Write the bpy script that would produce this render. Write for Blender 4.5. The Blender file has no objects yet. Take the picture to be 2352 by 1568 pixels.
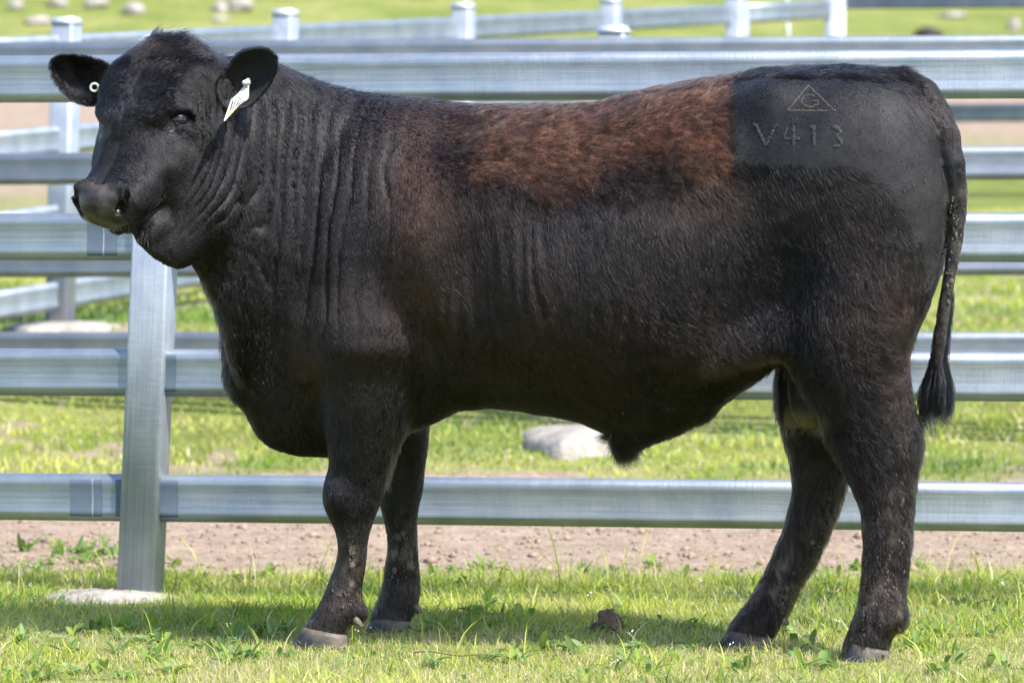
import bpy, bmesh, math, random
import numpy as np
from mathutils import Vector, Matrix
from mathutils.bvhtree import BVHTree

random.seed(7)
rng = np.random.default_rng(7)
sc = bpy.context.scene
COL = sc.collection
EYE = 0.91
FPX = 10000.0
R = math.radians

# ------------------------------------------------------------------ camera
cam_d = bpy.data.cameras.new('camera')
cam = bpy.data.objects.new('camera', cam_d)
COL.objects.link(cam)
cam.location = (0, 0, EYE)
cam.rotation_euler = (R(90), 0, 0)
cam_d.sensor_width = 36
cam_d.lens = FPX / 2352 * 36
cam_d.shift_y = -(784 - 510) / 2352
cam_d.clip_end = 1500
cam_d.clip_start = 0.1
cam_d.dof.use_dof = True
cam_d.dof.focus_distance = 9.2
cam_d.dof.aperture_fstop = 6.3
sc.camera = cam

# ------------------------------------------------------------------ light
SUN_EL, SUN_AZ = 51.0, 45.0          # azimuth measured from the camera side (-Y) towards +X
sd = Vector((math.sin(R(SUN_AZ)) * math.cos(R(SUN_EL)), -math.cos(R(SUN_AZ)) * math.cos(R(SUN_EL)), math.sin(R(SUN_EL))))
w = bpy.data.worlds.new('World')
sc.world = w
w.use_nodes = True
nt = w.node_tree
sky = nt.nodes.new('ShaderNodeTexSky')
sky.sky_type = 'NISHITA'
sky.sun_disc = False
sky.sun_elevation = R(SUN_EL)
sky.sun_rotation = math.atan2(sd.x, sd.y)
sky.dust_density = 1.0
sky.ozone_density = 1.0
bg = nt.nodes['Background']
bg.inputs['Strength'].default_value = 0.15
nt.links.new(sky.outputs[0], bg.inputs[0])
sl = bpy.data.lights.new('sun', 'SUN')
sl.energy = 3.7
sl.angle = R(0.6)
sl.color = (1.0, 0.96, 0.91)
sun = bpy.data.objects.new('sun', sl)
COL.objects.link(sun)
sun.rotation_euler = (-sd).to_track_quat('-Z', 'Y').to_euler()
sun.location = (6, 2, 8)
sc.view_settings.view_transform = 'Standard'
sc.view_settings.look = 'None'
sc.view_settings.exposure = 1.38
sc.view_settings.gamma = 1
sc.view_settings.use_curve_mapping = False
sc.cycles.max_bounces = 8
sc.cycles.transparent_max_bounces = 8


# ------------------------------------------------------------------ helpers
def X(px, Y): return (px - 1176.0) / FPX * Y
def Z(py, Y): return EYE + (510.0 - py) / FPX * Y
def P(px, py, Y): return np.array([X(px, Y), Y, Z(py, Y)])


def tag(o, label=None, cat=None, group=None, kind=None):
    if label: o['label'] = label
    if cat: o['category'] = cat
    if group: o['group'] = group
    if kind: o['kind'] = kind
    return o


def empty(name, loc=(0, 0, 0), parent=None):
    o = bpy.data.objects.new(name, None)
    o.location = loc
    o.empty_display_size = 0.1
    COL.objects.link(o)
    if parent: o.parent = parent
    return o


def link(name, me, mat=None, parent=None, loc=None):
    o = bpy.data.objects.new(name, me)
    COL.objects.link(o)
    if mat: me.materials.append(mat)
    if parent:
        o.parent = parent
        if parent.type == 'EMPTY':
            o.matrix_parent_inverse = Matrix.Translation(parent.location).inverted()
    if loc: o.location = loc
    return o


def np_mesh(name, V, F, smooth=True):
    """V (n,3); F list of arrays (each (m,k)) or a single (m,k) array"""
    if isinstance(F, np.ndarray): F = [F]
    me = bpy.data.meshes.new(name)
    V = np.asarray(V, dtype=np.float32)
    me.vertices.add(len(V))
    me.vertices.foreach_set('co', V.ravel())
    idx = np.concatenate([f.ravel() for f in F]).astype(np.int32)
    tot = np.concatenate([np.full(len(f), f.shape[1]) for f in F]).astype(np.int32)
    st = np.concatenate([[0], np.cumsum(tot)[:-1]]).astype(np.int32)
    me.loops.add(len(idx))
    me.loops.foreach_set('vertex_index', idx)
    me.polygons.add(len(tot))
    me.polygons.foreach_set('loop_start', st)
    me.polygons.foreach_set('loop_total', tot)
    me.update(calc_edges=True)
    me.polygons.foreach_set('use_smooth', np.full(len(tot), smooth, dtype=bool))
    return me


def bm_mesh(name, bm, smooth=False):
    me = bpy.data.meshes.new(name)
    bm.normal_update()
    bm.to_mesh(me)
    bm.free()
    if smooth:
        me.polygons.foreach_set('use_smooth', np.ones(len(me.polygons), dtype=bool))
    return me


def set_col(me, name, rgb, domain='POINT'):
    a = me.attributes.new(name, 'FLOAT_COLOR', domain)
    c = np.ones((len(rgb), 4), dtype=np.float32)
    c[:, :3] = rgb
    a.data.foreach_set('color', c.ravel())


# lattice value noise
_lat = rng.random((32, 32, 32)).astype(np.float32) * 2 - 1
_lat2 = rng.random((32, 32, 32)).astype(np.float32) * 2 - 1
_lat3 = rng.random((32, 32, 32)).astype(np.float32) * 2 - 1


def noise(p, scale, lat=_lat, off=0.0):
    q = np.asarray(p, dtype=np.float32) / scale + 100.37 + off
    i = np.floor(q).astype(np.int32)
    f = q - i
    f = f * f * (3 - 2 * f)
    i &= 31
    j = (i + 1) & 31
    x0, y0, z0 = i[..., 0], i[..., 1], i[..., 2]
    x1, y1, z1 = j[..., 0], j[..., 1], j[..., 2]
    fx, fy, fz = f[..., 0], f[..., 1], f[..., 2]
    a = lat[x0, y0, z0] * (1 - fx) + lat[x1, y0, z0] * fx
    b = lat[x0, y1, z0] * (1 - fx) + lat[x1, y1, z0] * fx
    c = lat[x0, y0, z1] * (1 - fx) + lat[x1, y0, z1] * fx
    d = lat[x0, y1, z1] * (1 - fx) + lat[x1, y1, z1] * fx
    e = a * (1 - fy) + b * fy
    g = c * (1 - fy) + d * fy
    return e * (1 - fz) + g * fz


def noise3(p, scale, off=0.0):
    return np.stack([noise(p, scale, _lat, off), noise(p, scale, _lat2, off), noise(p, scale, _lat3, off)], -1)


def sstep(a, b, x):
    t = np.clip((x - a) / (b - a), 0, 1)
    return t * t * (3 - 2 * t)


class NT:
    """tiny node-tree helper"""
    def __init__(s, name):
        s.m = bpy.data.materials.new(name)
        s.m.use_nodes = True
        s.t = s.m.node_tree
        s.b = s.t.nodes['Principled BSDF']
        s.out = s.t.nodes['Material Output']

    def n(s, typ, **kw):
        nd = s.t.nodes.new('ShaderNode' + typ)
        for k, v in kw.items():
            if k.startswith('i_'):
                nd.inputs[k[2:].replace('_', ' ')].default_value = v
            else:
                setattr(nd, k, v)
        return nd

    def l(s, a, b): s.t.links.new(a, b)

    def ramp(s, fac, stops, interp='LINEAR'):
        r = s.n('ValToRGB')
        r.color_ramp.interpolation = interp
        el = r.color_ramp.elements
        while len(el) < len(stops): el.new(0.5)
        for e, (p, c) in zip(el, stops):
            e.position = p
            e.color = (c[0], c[1], c[2], 1) if hasattr(c, '__len__') else (c, c, c, 1)
        s.l(fac, r.inputs[0])
        return r.outputs[0]

    def mix(s, fac, a, b, mode='MIX'):
        m = s.n('MixRGB', blend_type=mode)
        for k, v in ((0, fac), (1, a), (2, b)):
            if isinstance(v, bpy.types.NodeSocket): s.l(v, m.inputs[k])
            else: m.inputs[k].default_value = v if k == 0 else (v[0], v[1], v[2], 1)
        return m.outputs[0]

    def coords(s, scale=(1, 1, 1), kind='Object'):
        tc = s.n('TexCoord')
        mp = s.n('Mapping')
        mp.inputs['Scale'].default_value = scale
        s.l(tc.outputs[kind], mp.inputs[0])
        return mp.outputs[0]

    def noise(s, vec, scale, detail=4, rough=0.55):
        nn = s.n('TexNoise')
        nn.inputs['Scale'].default_value = scale
        nn.inputs['Detail'].default_value = detail
        nn.inputs['Roughness'].default_value = rough
        s.l(vec, nn.inputs['Vector'])
        return nn.outputs['Fac']

    def bump(s, h, strength, dist):
        b = s.n('Bump')
        b.inputs['Strength'].default_value = strength
        b.inputs['Distance'].default_value = dist
        s.l(h, b.inputs['Height'])
        s.l(b.outputs[0], s.b.inputs['Normal'])


def simple_mat(name, col, rough=0.6, metal=0.0, var=0.15, scale=30, bump=0.0):
    t = NT(name)
    v = t.coords()
    f = t.noise(v, scale)
    c = t.ramp(f, [(0.3, [k * (1 - var) for k in col]), (0.7, [min(1, k * (1 + var)) for k in col])])
    t.l(c, t.b.inputs['Base Color'])
    t.b.inputs['Roughness'].default_value = rough
    t.b.inputs['Metallic'].default_value = metal
    if bump: t.bump(f, 0.6, bump)
    return t.m


# ------------------------------------------------------------------ materials: galvanised steel
def galv(name, axis, dark=1.0, rough=0.36, metal=0.78):
    """streaks drawn along the local axis of the tube"""
    t = NT(name)
    sc1 = {'x': (0.10, 6, 6), 'z': (6, 6, 0.10)}[axis]
    vs = t.coords(sc1)
    streak = t.noise(vs, 16, 7, 0.78)
    vb = t.coords()
    cloud = t.noise(vb, 7, 3, 0.6)
    across = {'x': (8, 1, 1.2), 'z': (1, 1, 8)}[axis]
    vc = t.coords(across)
    spang = t.noise(vc, 14, 4, 0.75)
    base = t.ramp(streak, [(0.30, (0.27 * dark, 0.33 * dark, 0.41 * dark)), (0.5, (0.50 * dark, 0.565 * dark, 0.65 * dark)), (0.68, (0.74 * dark, 0.79 * dark, 0.85 * dark))])
    base = t.mix(0.45, base, t.ramp(cloud, [(0.35, (0.34 * dark, 0.40 * dark, 0.50 * dark)), (0.7, (0.74 * dark, 0.79 * dark, 0.84 * dark))]))
    vor = t.n('TexVoronoi')
    vor.inputs['Scale'].default_value = 38
    t.l(t.coords({'x': (1.6, 1, 1), 'z': (1, 1, 1.0)}[axis]), vor.inputs['Vector'])
    sp = t.ramp(vor.outputs['Distance'], [(0.0, 0.6), (0.035, 0.75), (0.06, 1.0)])
    base = t.mix(0.6, base, t.mix(1.0, base, sp, 'MULTIPLY'))
    t.l(base, t.b.inputs['Base Color'])
    t.b.inputs['Metallic'].default_value = metal
    r = t.n('MapRange')
    r.inputs['To Min'].default_value = rough - 0.05
    r.inputs['To Max'].default_value = rough + 0.22
    t.l(spang, r.inputs['Value'])
    t.l(r.outputs[0], t.b.inputs['Roughness'])
    m = t.n('Math', operation='ADD')
    t.l(streak, m.inputs[0])
    t.l(spang, m.inputs[1])
    t.bump(m.outputs[0], 0.35, 0.0022)
    return t.m


M_RAIL = galv('galvanised_rail', 'x', 0.57, 0.40)
M_RAILF = galv('galvanised_rail_dull', 'x', 0.44, 0.42)
M_POST = galv('galvanised_post', 'z', 1.0, 0.42)
M_CAP = simple_mat('pale_cap_zinc', (0.48, 0.52, 0.56), 0.4, 0.3, 0.08, 20)
M_PATCH = simple_mat('cold_galv_paint', (0.085, 0.115, 0.155), 0.75, 0.1, 0.08, 60)
M_WELD = simple_mat('weld_bead', (0.42, 0.45, 0.48), 0.5, 0.6, 0.2, 200)


def concrete_mat():
    t = NT('concrete')
    v = t.coords()
    f = t.noise(v, 9, 8, 0.78)
    g = t.noise(v, 70, 4)
    c = t.ramp(f, [(0.32, (0.14, 0.115, 0.085)), (0.5, (0.30, 0.27, 0.235)), (0.72, (0.42, 0.39, 0.36))])
    t.l(c, t.b.inputs['Base Color'])
    t.b.inputs['Roughness'].default_value = 0.9
    m = t.n('Math', operation='ADD'); t.l(f, m.inputs[0]); t.l(g, m.inputs[1])
    t.bump(m.outputs[0], 0.8, 0.01)
    return t.m


M_CONC = concrete_mat()


# ------------------------------------------------------------------ terrain
PROF_Y = [-60, 0, 11.2, 12.5, 13.5, 14.5, 15.5, 17.5, 20, 25, 27.5, 35, 45, 60, 100, 160, 260]
PROF_Z = [0.0, 0.0, 0.0, 0.03, 0.07, 0.13, 0.21, 0.49, 0.62, 0.90, 1.06, 1.66, 2.70, 4.5, 10.5, 18.0, 26.0]


def ground_z(x, y):
    x = np.asarray(x, dtype=np.float64); y = np.asarray(y, dtype=np.float64)
    z = np.interp(y, PROF_Y, PROF_Z)
    p = np.stack([x, y, np.zeros_like(x)], -1)
    z = z + noise(p, 0.9, off=3) * 0.012 + noise(p, 0.28, off=9) * 0.008 * (y < 30)
    z = z + sstep(11.0, 11.9, y) * (1 - sstep(13.6, 14.3, y)) * (noise(p, 0.16, off=5) * 0.014 - 0.02)
    z = z + sstep(25, 60, y) * noise(p, 9.0, off=2) * 0.5
    return z


def dirtness(x, y):
    """1 on bare soil, 0 on grass"""
    p = np.stack([x, y, np.zeros_like(x)], -1)
    n1 = noise(p, 0.9, off=21); n2 = noise(p, 0.22, off=25)
    e = y + n1 * 0.10 + n2 * 0.22
    band = sstep(11.12, 11.34, e) * (1 - sstep(13.85, 14.25, e + n1 * 0.3))
    e2 = y + noise(p, 2.2, off=31) * 1.6
    far = sstep(26.0, 27.5, e2) * (1 - sstep(28.5, 30.5, e2)) * sstep(2.0, -1.0, x) * 0.9
    far = np.maximum(far, sstep(32.0, 33.5, e2) * (1 - sstep(39.0, 41.5, e2)))
    patch = sstep(0.34, 0.6, noise(p, 0.45, off=41) + 0.5 * noise(p, 0.13, off=43)) * (y < 26) * (y > 14)
    near = sstep(0.62, 0.85, noise(p, 0.30, off=47) + 0.4 * noise(p, 0.09, off=49)) * (y < 12) * 0.9
    return np.clip(np.maximum.reduce([band, far, patch * 0.85, near]), 0, 1)


def make_ground():
    xs = np.concatenate([np.linspace(-150, -20, 16)[:-1], np.linspace(-20, -3.2, 40)[:-1], np.linspace(-3.2, 3.2, 230), np.linspace(3.2, 20, 40)[1:], np.linspace(20, 150, 16)[1:]])
    ys = np.concatenate([np.linspace(-60, 5, 20)[:-1], np.linspace(5, 15.5, 380)[:-1], np.linspace(15.5, 45, 240)[:-1], np.linspace(45, 260, 90)])
    GX, GY = np.meshgrid(xs, ys)
    x = GX.ravel(); y = GY.ravel()
    z = ground_z(x, y)
    V = np.stack([x, y, z], -1)
    n, m = len(xs), len(ys)
    i = (np.arange(m - 1)[:, None] * n + np.arange(n - 1)[None, :]).ravel()
    F = np.stack([i, i + 1, i + n + 1, i + n], -1)
    me = np_mesh('ground', V, F)
    d = dirtness(x, y)
    a = me.attributes.new('dirt', 'FLOAT', 'POINT')
    a.data.foreach_set('value', d.astype(np.float32))
    t = NT('ground_soil_and_turf')
    v = t.coords()
    at = t.n('Attribute', attribute_name='dirt')
    n1 = t.noise(v, 9, 6, 0.7)
    n2 = t.noise(v, 1.1, 5, 0.6)
    n3 = t.noise(v, 45, 4, 0.7)
    soil = t.ramp(n1, [(0.30, (0.14, 0.095, 0.063)), (0.5, (0.30, 0.22, 0.16)), (0.70, (0.44, 0.345, 0.265))])
    soil = t.mix(0.5, soil, t.ramp(n3, [(0.3, (0.16, 0.11, 0.077)), (0.62, (0.47, 0.365, 0.28))]))
    turf = t.ramp(n2, [(0.30, (0.10, 0.14, 0.03)), (0.5, (0.21, 0.24, 0.06)), (0.68, (0.36, 0.33, 0.14))])
    turf = t.mix(0.45, turf, t.ramp(n1, [(0.35, (0.08, 0.12, 0.02)), (0.7, (0.30, 0.31, 0.08))]))
    c = t.mix(at.outputs['Fac'], turf, soil)
    t.l(c, t.b.inputs['Base Color'])
    t.b.inputs['Roughness'].default_value = 0.95
    t.b.inputs['Specular IOR Level'].default_value = 0.1
    m = t.n('Math', operation='ADD'); t.l(n1, m.inputs[0]); t.l(n3, m.inputs[1])
    t.bump(m.outputs[0], 0.9, 0.03)
    o = link('ground', me, t.m)
    tag(o, kind='structure')
    return o


make_ground()


# ------------------------------------------------------------------ fences
def rounded_rect(hw, hh, r, seg=5):
    pts = []
    for cx, cy, a0 in ((hw - r, hh - r, 0), (-hw + r, hh - r, 90), (-hw + r, -hh + r, 180), (hw - r, -hh + r, 270)):
        for k in range(seg + 1):
            a = R(a0 + 90 * k / seg)
            pts.append((cx + r * math.cos(a), cy + r * math.sin(a)))
    return pts


def tube(name, prof, A, B, mat, parent, up=(0, 0, 1), segs=1, cap=True):
    """extrude prof (u across, v up) from A to B; the mesh's own x axis runs along the tube"""
    A = Vector(A); B = Vector(B)
    d = (B - A); Ln = d.length; d.normalize()
    s = Vector(up).cross(d).normalized()
    u = d.cross(s).normalized()
    n = len(prof)
    V = []; F = []
    for k in range(segs + 1):
        x = Ln * k / segs
        for a, b in prof: V.append((x, a, b))
    for k in range(segs):
        for i in range(n):
            j = (i + 1) % n
            F.append((k * n + i, k * n + j, (k + 1) * n + j, (k + 1) * n + i))
    me = bpy.data.meshes.new(name)
    fl = [tuple(f) for f in F]
    if cap:
        fl.append(tuple(range(n))[::-1]); fl.append(tuple(range(segs * n, segs * n + n)))
    me.from_pydata(V, [], fl)
    bm = bmesh.new(); bm.from_mesh(me); bmesh.ops.recalc_face_normals(bm, faces=bm.faces[:]); bm.to_mesh(me); bm.free()
    sm = np.ones(len(me.polygons), dtype=bool)
    if cap: sm[-2:] = False
    me.polygons.foreach_set('use_smooth', sm)
    o = bpy.data.objects.new(name, me)
    COL.objects.link(o)
    me.materials.append(mat)
    Mx = Matrix((d, s, u)).transposed().to_4x4()
    Mx.translation = A
    o.parent = parent
    o.matrix_parent_inverse = Matrix.Translation(parent.location).inverted() if parent.type == 'EMPTY' else Matrix()
    o.matrix_basis = Mx
    return o


def rail_profile():
    # cattle rail: flat-sided oval, 42 x 115, with a shallow groove line near top and bottom
    pts = []
    hh, hw = 0.0575, 0.021
    for s in (1, -1):
        side = [(0.0182, 0.0), (0.0184, 0.010), (0.0190, 0.020), (0.0202, 0.029), (0.0210, 0.034), (0.0206, 0.0395), (0.0182, 0.0450), (0.0145, 0.0505), (0.0095, 0.0550), (0.0045, 0.0571), (0, hh)]
        pts.append(side)
    up = pts[0]
    full = [(x, y) for x, y in up] + [(-x, y) for x, y in up[::-1][1:]] + [(-x, -y) for x, y in up[1:]] + [(x, -y) for x, y in up[::-1][1:-1]]
    return full


RAIL = rail_profile()
POSTP = rounded_rect(0.0475, 0.0475, 0.010, 4)


def post(parent, base, top, udir, cap=True, foot=True, footsize=(0.2, 0.16), hw=0.0475, footdx=0.0):
    prof = rounded_rect(hw, hw, 0.010, 4)
    A = Vector(base); B = Vector(top)
    # tube()'s local x is the post's length: use the z-streak material mapped on x instead
    o = tube('post', prof, A - Vector((0, 0, 0.12)), B, M_RAILP, parent, up=udir)
    if cap:
        d = (B - A).normalized()
        bm = bmesh.new()
        bmesh.ops.create_cube(bm, size=1.0)
        for v in bm.verts:
            v.co.x *= 2 * hw + 0.010; v.co.y *= 2 * hw + 0.010; v.co.z *= 0.034
        bmesh.ops.bevel(bm, geom=[e for e in bm.edges], offset=0.011, segments=3, affect='EDGES')
        for v in bm.verts:
            if v.co.z > 0: v.co.z += 0.010 * max(0, 1 - (v.co.x ** 2 + v.co.y ** 2) / 0.004)
        me = bm_mesh('post_cap', bm, True)
        c = bpy.data.objects.new('post_cap', me)
        me.materials.append(M_CAP)
        COL.objects.link(c)
        c.parent = o
        c.matrix_parent_inverse = Matrix()
        c.location = ((B - A).length + 0.12 + 0.010, 0, 0)
        c.rotation_euler = (0, R(90), 0)
    if foot:
        f = footing((base[0] + footdx, base[1] + (-0.05 if footdx else 0), base[2] - (0.008 if footdx else 0)), footsize)
        f.parent = parent
        f.matrix_parent_inverse = Matrix.Translation(parent.location).inverted()
    return o


def footing(base, size, hk=1.0):
    n = 40
    V = [(0, 0, 0.018 * hk)]
    for ring, (rr, zz) in enumerate(((0.35, 0.017), (0.7, 0.013), (0.9, 0.007), (1.0, -0.004), (1.05, -0.06))):
        for k in range(n):
            a = 2 * math.pi * k / n
            j = 1 + 0.12 * math.sin(a * 3 + 1) + 0.09 * math.sin(a * 7 + 2) + 0.05 * math.sin(a * 13) + random.uniform(-.05, .05)
            V.append((size[0] * rr * j * math.cos(a), size[1] * rr * j * math.sin(a), zz * hk + random.uniform(-.003, .003)))
    F = [(0, 1 + k, 1 + (k + 1) % n) for k in range(n)]
    for r_ in range(4):
        for k in range(n):
            a = 1 + r_ * n + k; b = 1 + r_ * n + (k + 1) % n
            F.append((a, a + n, b + n, b))
    me = bpy.data.meshes.new('footing')
    me.from_pydata(V, [], F)
    me.polygons.foreach_set('use_smooth', np.ones(len(F), dtype=bool))
    me.materials.append(M_CONC)
    o = bpy.data.objects.new('footing', me)
    COL.objects.link(o)
    o.location = (base[0], base[1], base[2])
    return o


M_RAILP = galv('galvanised_post_streaks', 'x', 0.60, 0.48, 0.5)

# --- front fence: runs from back-left to front-right
fy = lambda x: 10.64 + (X(2352, 10.1) - 0 + 0) * 0 + (x + 1.251) * (10.1 - 10.64) / 2.439


def front_line(h_left, h_right, x):
    t = (x + 1.251) / 2.439
    return h_left + (h_right - h_left) * t


ff = empty('steel_rail_fence', (X(310, 10.5), fy(X(310, 10.5)), 0))
tag(ff, 'sharp galvanised four rail cattle fence directly behind the bull, post on left', 'fence')
tops = [(.406, .401), (.021, .022), (-.3085, -.301), (-.612, -.603)]
for hl, hr in tops:
    za = EYE + front_line(hl, hr, -6) - 0.0575
    zb = EYE + front_line(hl, hr, 6) - 0.0575
    tube('rail', RAIL, (-6, fy(-6), za), (6, fy(6), zb), M_RAIL, ff)
FU = Vector((2.439, -0.54, 0)).normalized()
for k in (-2, -1, 0, 1, 2):
    bx = X(309, 10.47) + k * 2.62
    by = fy(bx)
    lean = 0.050 * 1.26 if k == 0 else 0.01
    b = Vector((bx, by, 0.012)); t_ = Vector((bx + lean, by, EYE + 0.424))
    post(ff, b, t_, FU, footsize=(0.155, 0.12), footdx=-0.075)


def band(parent, pxc, wpx, rail_i, mat, grow=0.0007, name='paint_patch'):
    x = X(pxc, 10.45); y = fy(x)
    hl, hr = tops[rail_i]
    z = EYE + front_line(hl, hr, x) - 0.0575
    hw_ = wpx / FPX * 10.45 / 2
    prof = [((a + math.copysign(grow, a)) if abs(b) < .0485 else a * .7, b if abs(b) < .0485 else b * .93) for a, b in RAIL]
    A = Vector((x, y, z)) - FU * hw_; B = Vector((x, y, z)) + FU * hw_
    tube(name, prof, A, B, mat, parent, cap=False)


band(ff, 190, 78, 3, M_PATCH)
band(ff, 383, 50, 3, M_PATCH)
band(ff, 267, 14, 3, M_PATCH)
band(ff, 206, 2.5, 3, M_WELD, 0.0012, 'weld_bead')
band(ff, 378, 50, 2, M_PATCH)
band(ff, 228, 72, 1, M_PATCH)
band(ff, 232, 2.5, 1, M_WELD, 0.0012, 'weld_bead')
band(ff, 420, 60, 0, M_PATCH)

# --- second fence, parallel, with one hidden post
y2 = lambda x: 15.75 + (x - X(0, 15.75)) * (14.75 - 15.75) / (X(2352, 14.75) - X(0, 15.75))
f2 = empty('steel_rail_fence', (X(1405, 15.2), y2(X(1405, 15.2)), ground_z(X(1405, 15.2), 15.2).item()))
tag(f2, 'slightly blurred level steel fence just beyond the dirt strip', 'fence')
tops2 = [(.650, .634), (.249, .258), (-.085, -.065), (-.397, -.372)]
xl, xr = X(0, 15.75), X(2352, 14.75)
for hl, hr in tops2:
    s = (hr - hl) / (xr - xl)
    tube('rail', RAIL, (-8, y2(-8), EYE + hl + s * (-8 - xl) - .0575), (8, y2(8), EYE + hl + s * (8 - xl) - .0575), M_RAILF, f2)
U2 = Vector((xr - xl, 14.75 - 15.75, 0)).normalized()
for k in (-2, -1, 0, 1, 2):
    bx = X(1404, 15.2) + k * 2.9
    by = y2(bx)
    gz = ground_z(bx, by).item()
    by += .055
    post(f2, (bx, by, gz), (bx + 0.01, by, EYE + .655), U2, foot=(k != 0), footsize=(0.2, 0.16))
    if k == 0:
        fb = footing((X(1335, 14.9), 14.85, ground_z(X(1335, 14.9), 14.85).item() + .02), (0.215, 0.42), 2.2)
        fb.parent = f2; fb.matrix_parent_inverse = Matrix.Translation(f2.location).inverted()

# --- third fence: climbs away to the right
f3 = empty('steel_rail_fence', (-1.82, 17.5, 0.49))
tag(f3, 'blurred steel fence running uphill away to the right behind the level fence', 'fence')
D3 = Vector((0.775, 2.0, 0)); U3 = D3.normalized()
SL = 0.13   # climb per bay
tp3 = [.7525, .388, .072, -.236]
A0 = Vector((-1.82, 17.5, 0))
for h in tp3:
    a = A0 - D3 * 2.0; b = A0 + D3 * 4.0
    tube('rail', RAIL, (a.x, a.y, EYE + h - SL * 2.0 - .0575), (b.x, b.y, EYE + h + SL * 4.0 - .0575), M_RAIL, f3)
for k in (-2, -1, 0, 1, 2, 3, 4):
    b = A0 + D3 * k
    gz = ground_z(b.x, b.y).item()
    post(f3, (b.x, b.y, gz), (b.x + 0.03, b.y, EYE + .805 + SL * k - 0.012), U3, foot=True, footsize=(0.21, 0.42) if k == 0 else (0.15, 0.15))

# --- gate between the last two posts of that line
gt = empty('steel_gate', (1.40, 26.0, 0.95))
tag(gt, 'small blurred steel gate with thin chain between uphill fence and far fence', 'gate')
ga = A0 + D3 * 4.12; gb = A0 + D3 * 4.92
for h in tp3:
    tube('rail', RAIL, (ga.x, ga.y, EYE + h + SL * 4.12 - .0575), (gb.x, gb.y, EYE + h + SL * 4.92 - .0575), M_RAIL, gt)
for p_ in (ga, gb):
    kk = (p_ - A0).length / D3.length
    gz = ground_z(p_.x, p_.y).item()
    prof = rounded_rect(0.024, 0.024, 0.006, 3)
    tube('upright', prof, (p_.x, p_.y, gz + 0.12), (p_.x, p_.y, EYE + .77 + SL * kk), M_RAILP, gt, up=U3)
pm = A0 + D3 * 4.55
tube('chain', [(0.008 * math.cos(a), 0.008 * math.sin(a)) for a in np.linspace(0, 6.283, 9)[:-1]], (pm.x - .03, pm.y - .05, EYE + 1.40), (pm.x, pm.y - .05, EYE + 0.7), M_CAP, gt, up=(0, 1, 0))

# --- fourth fence: level, further back at right
f4 = empty('steel_rail_fence', (2.06, 27.5, 1.05))
tag(f4, 'most distant level steel fence entering from the right edge', 'fence')
c0 = A0 + D3 * 5.0
for h in (1.345 + .117, .96 + .117, .63 + .117, .327 + .117):
    zz = EYE + h - .0575 - 0.005
    tube('rail', RAIL, (c0.x, c0.y, zz), (11, 26.6, zz + 0.02), M_RAILF, f4)
for k in range(5):
    x = c0.x + 2.3 * k
    y = c0.y + (26.6 - c0.y) * (x - c0.x) / (11 - c0.x)
    post(f4, (x, y, ground_z(x, y).item()), (x, y, EYE + 1.53), (1, 0, 0), foot=False)


# ------------------------------------------------------------------ the bull: one implicit body, meshed once
def itab(tab, q):
    t = np.array(tab, dtype=np.float64)
    return np.interp(q, t[:, 0], t[:, 1])


def smooth_tab(tab, q, w=12.0):
    """interpolate a traced outline with a little rounding"""
    return (itab(tab, q - w) + itab(tab, q - w / 2) + itab(tab, q) + itab(tab, q + w / 2) + itab(tab, q + w)) / 5


gx = np.concatenate([np.arange(-1.02, -0.56, 0.0036), np.arange(-0.56, 1.02, 0.0068)]).astype(np.float32)
gy = np.arange(8.74, 9.96, 0.0062).astype(np.float32)
gz = np.concatenate([np.arange(-0.012, 0.80, 0.0072), np.arange(0.80, 1.35, 0.0044)]).astype(np.float32)
NXg, NYg, NZg = len(gx), len(gy), len(gz)
FLD = np.full((NXg, NYg, NZg), 0.5, dtype=np.float32)


def box(x0, x1, y0, y1, z0, z1, m=0.06):
    i0, i1 = np.searchsorted(gx, (x0 - m, x1 + m))
    j0, j1 = np.searchsorted(gy, (y0 - m, y1 + m))
    k0, k1 = np.searchsorted(gz, (z0 - m, z1 + m))
    s = (slice(i0, i1), slice(j0, j1), slice(k0, k1))
    return s, gx[i0:i1][:, None, None], gy[j0:j1][None, :, None], gz[k0:k1][None, None, :]


def put(s, d, k, mode='add'):
    b = FLD[s]
    if mode == 'add':
        h = np.clip(0.5 + 0.5 * (b - d) / k, 0, 1)
        FLD[s] = b * (1 - h) + d * h - k * h * (1 - h)
    else:   # carve
        nd = -d
        h = np.clip(0.5 - 0.5 * (b - nd) / k, 0, 1)
        FLD[s] = b * (1 - h) + nd * h + k * h * (1 - h)


def capsule(A, B, ra, rb, k=0.02, mode='add', flat=None):
    A = np.asarray(A, float); B = np.asarray(B, float)
    r = max(ra, rb)
    s, x, y, z = box(min(A[0], B[0]) - r, max(A[0], B[0]) + r, min(A[1], B[1]) - r, max(A[1], B[1]) + r, min(A[2], B[2]) - r, max(A[2], B[2]) + r, 0.02 + k)
    d = B - A; L2 = float(d @ d) + 1e-12
    t = np.clip(((x - A[0]) * d[0] + (y - A[1]) * d[1] + (z - A[2]) * d[2]) / L2, 0, 1)
    D = np.sqrt((x - A[0] - t * d[0]) ** 2 + (y - A[1] - t * d[1]) ** 2 + (z - A[2] - t * d[2]) ** 2) - (ra + (rb - ra) * t)
    put(s, D.astype(np.float32), k, mode)


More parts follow.
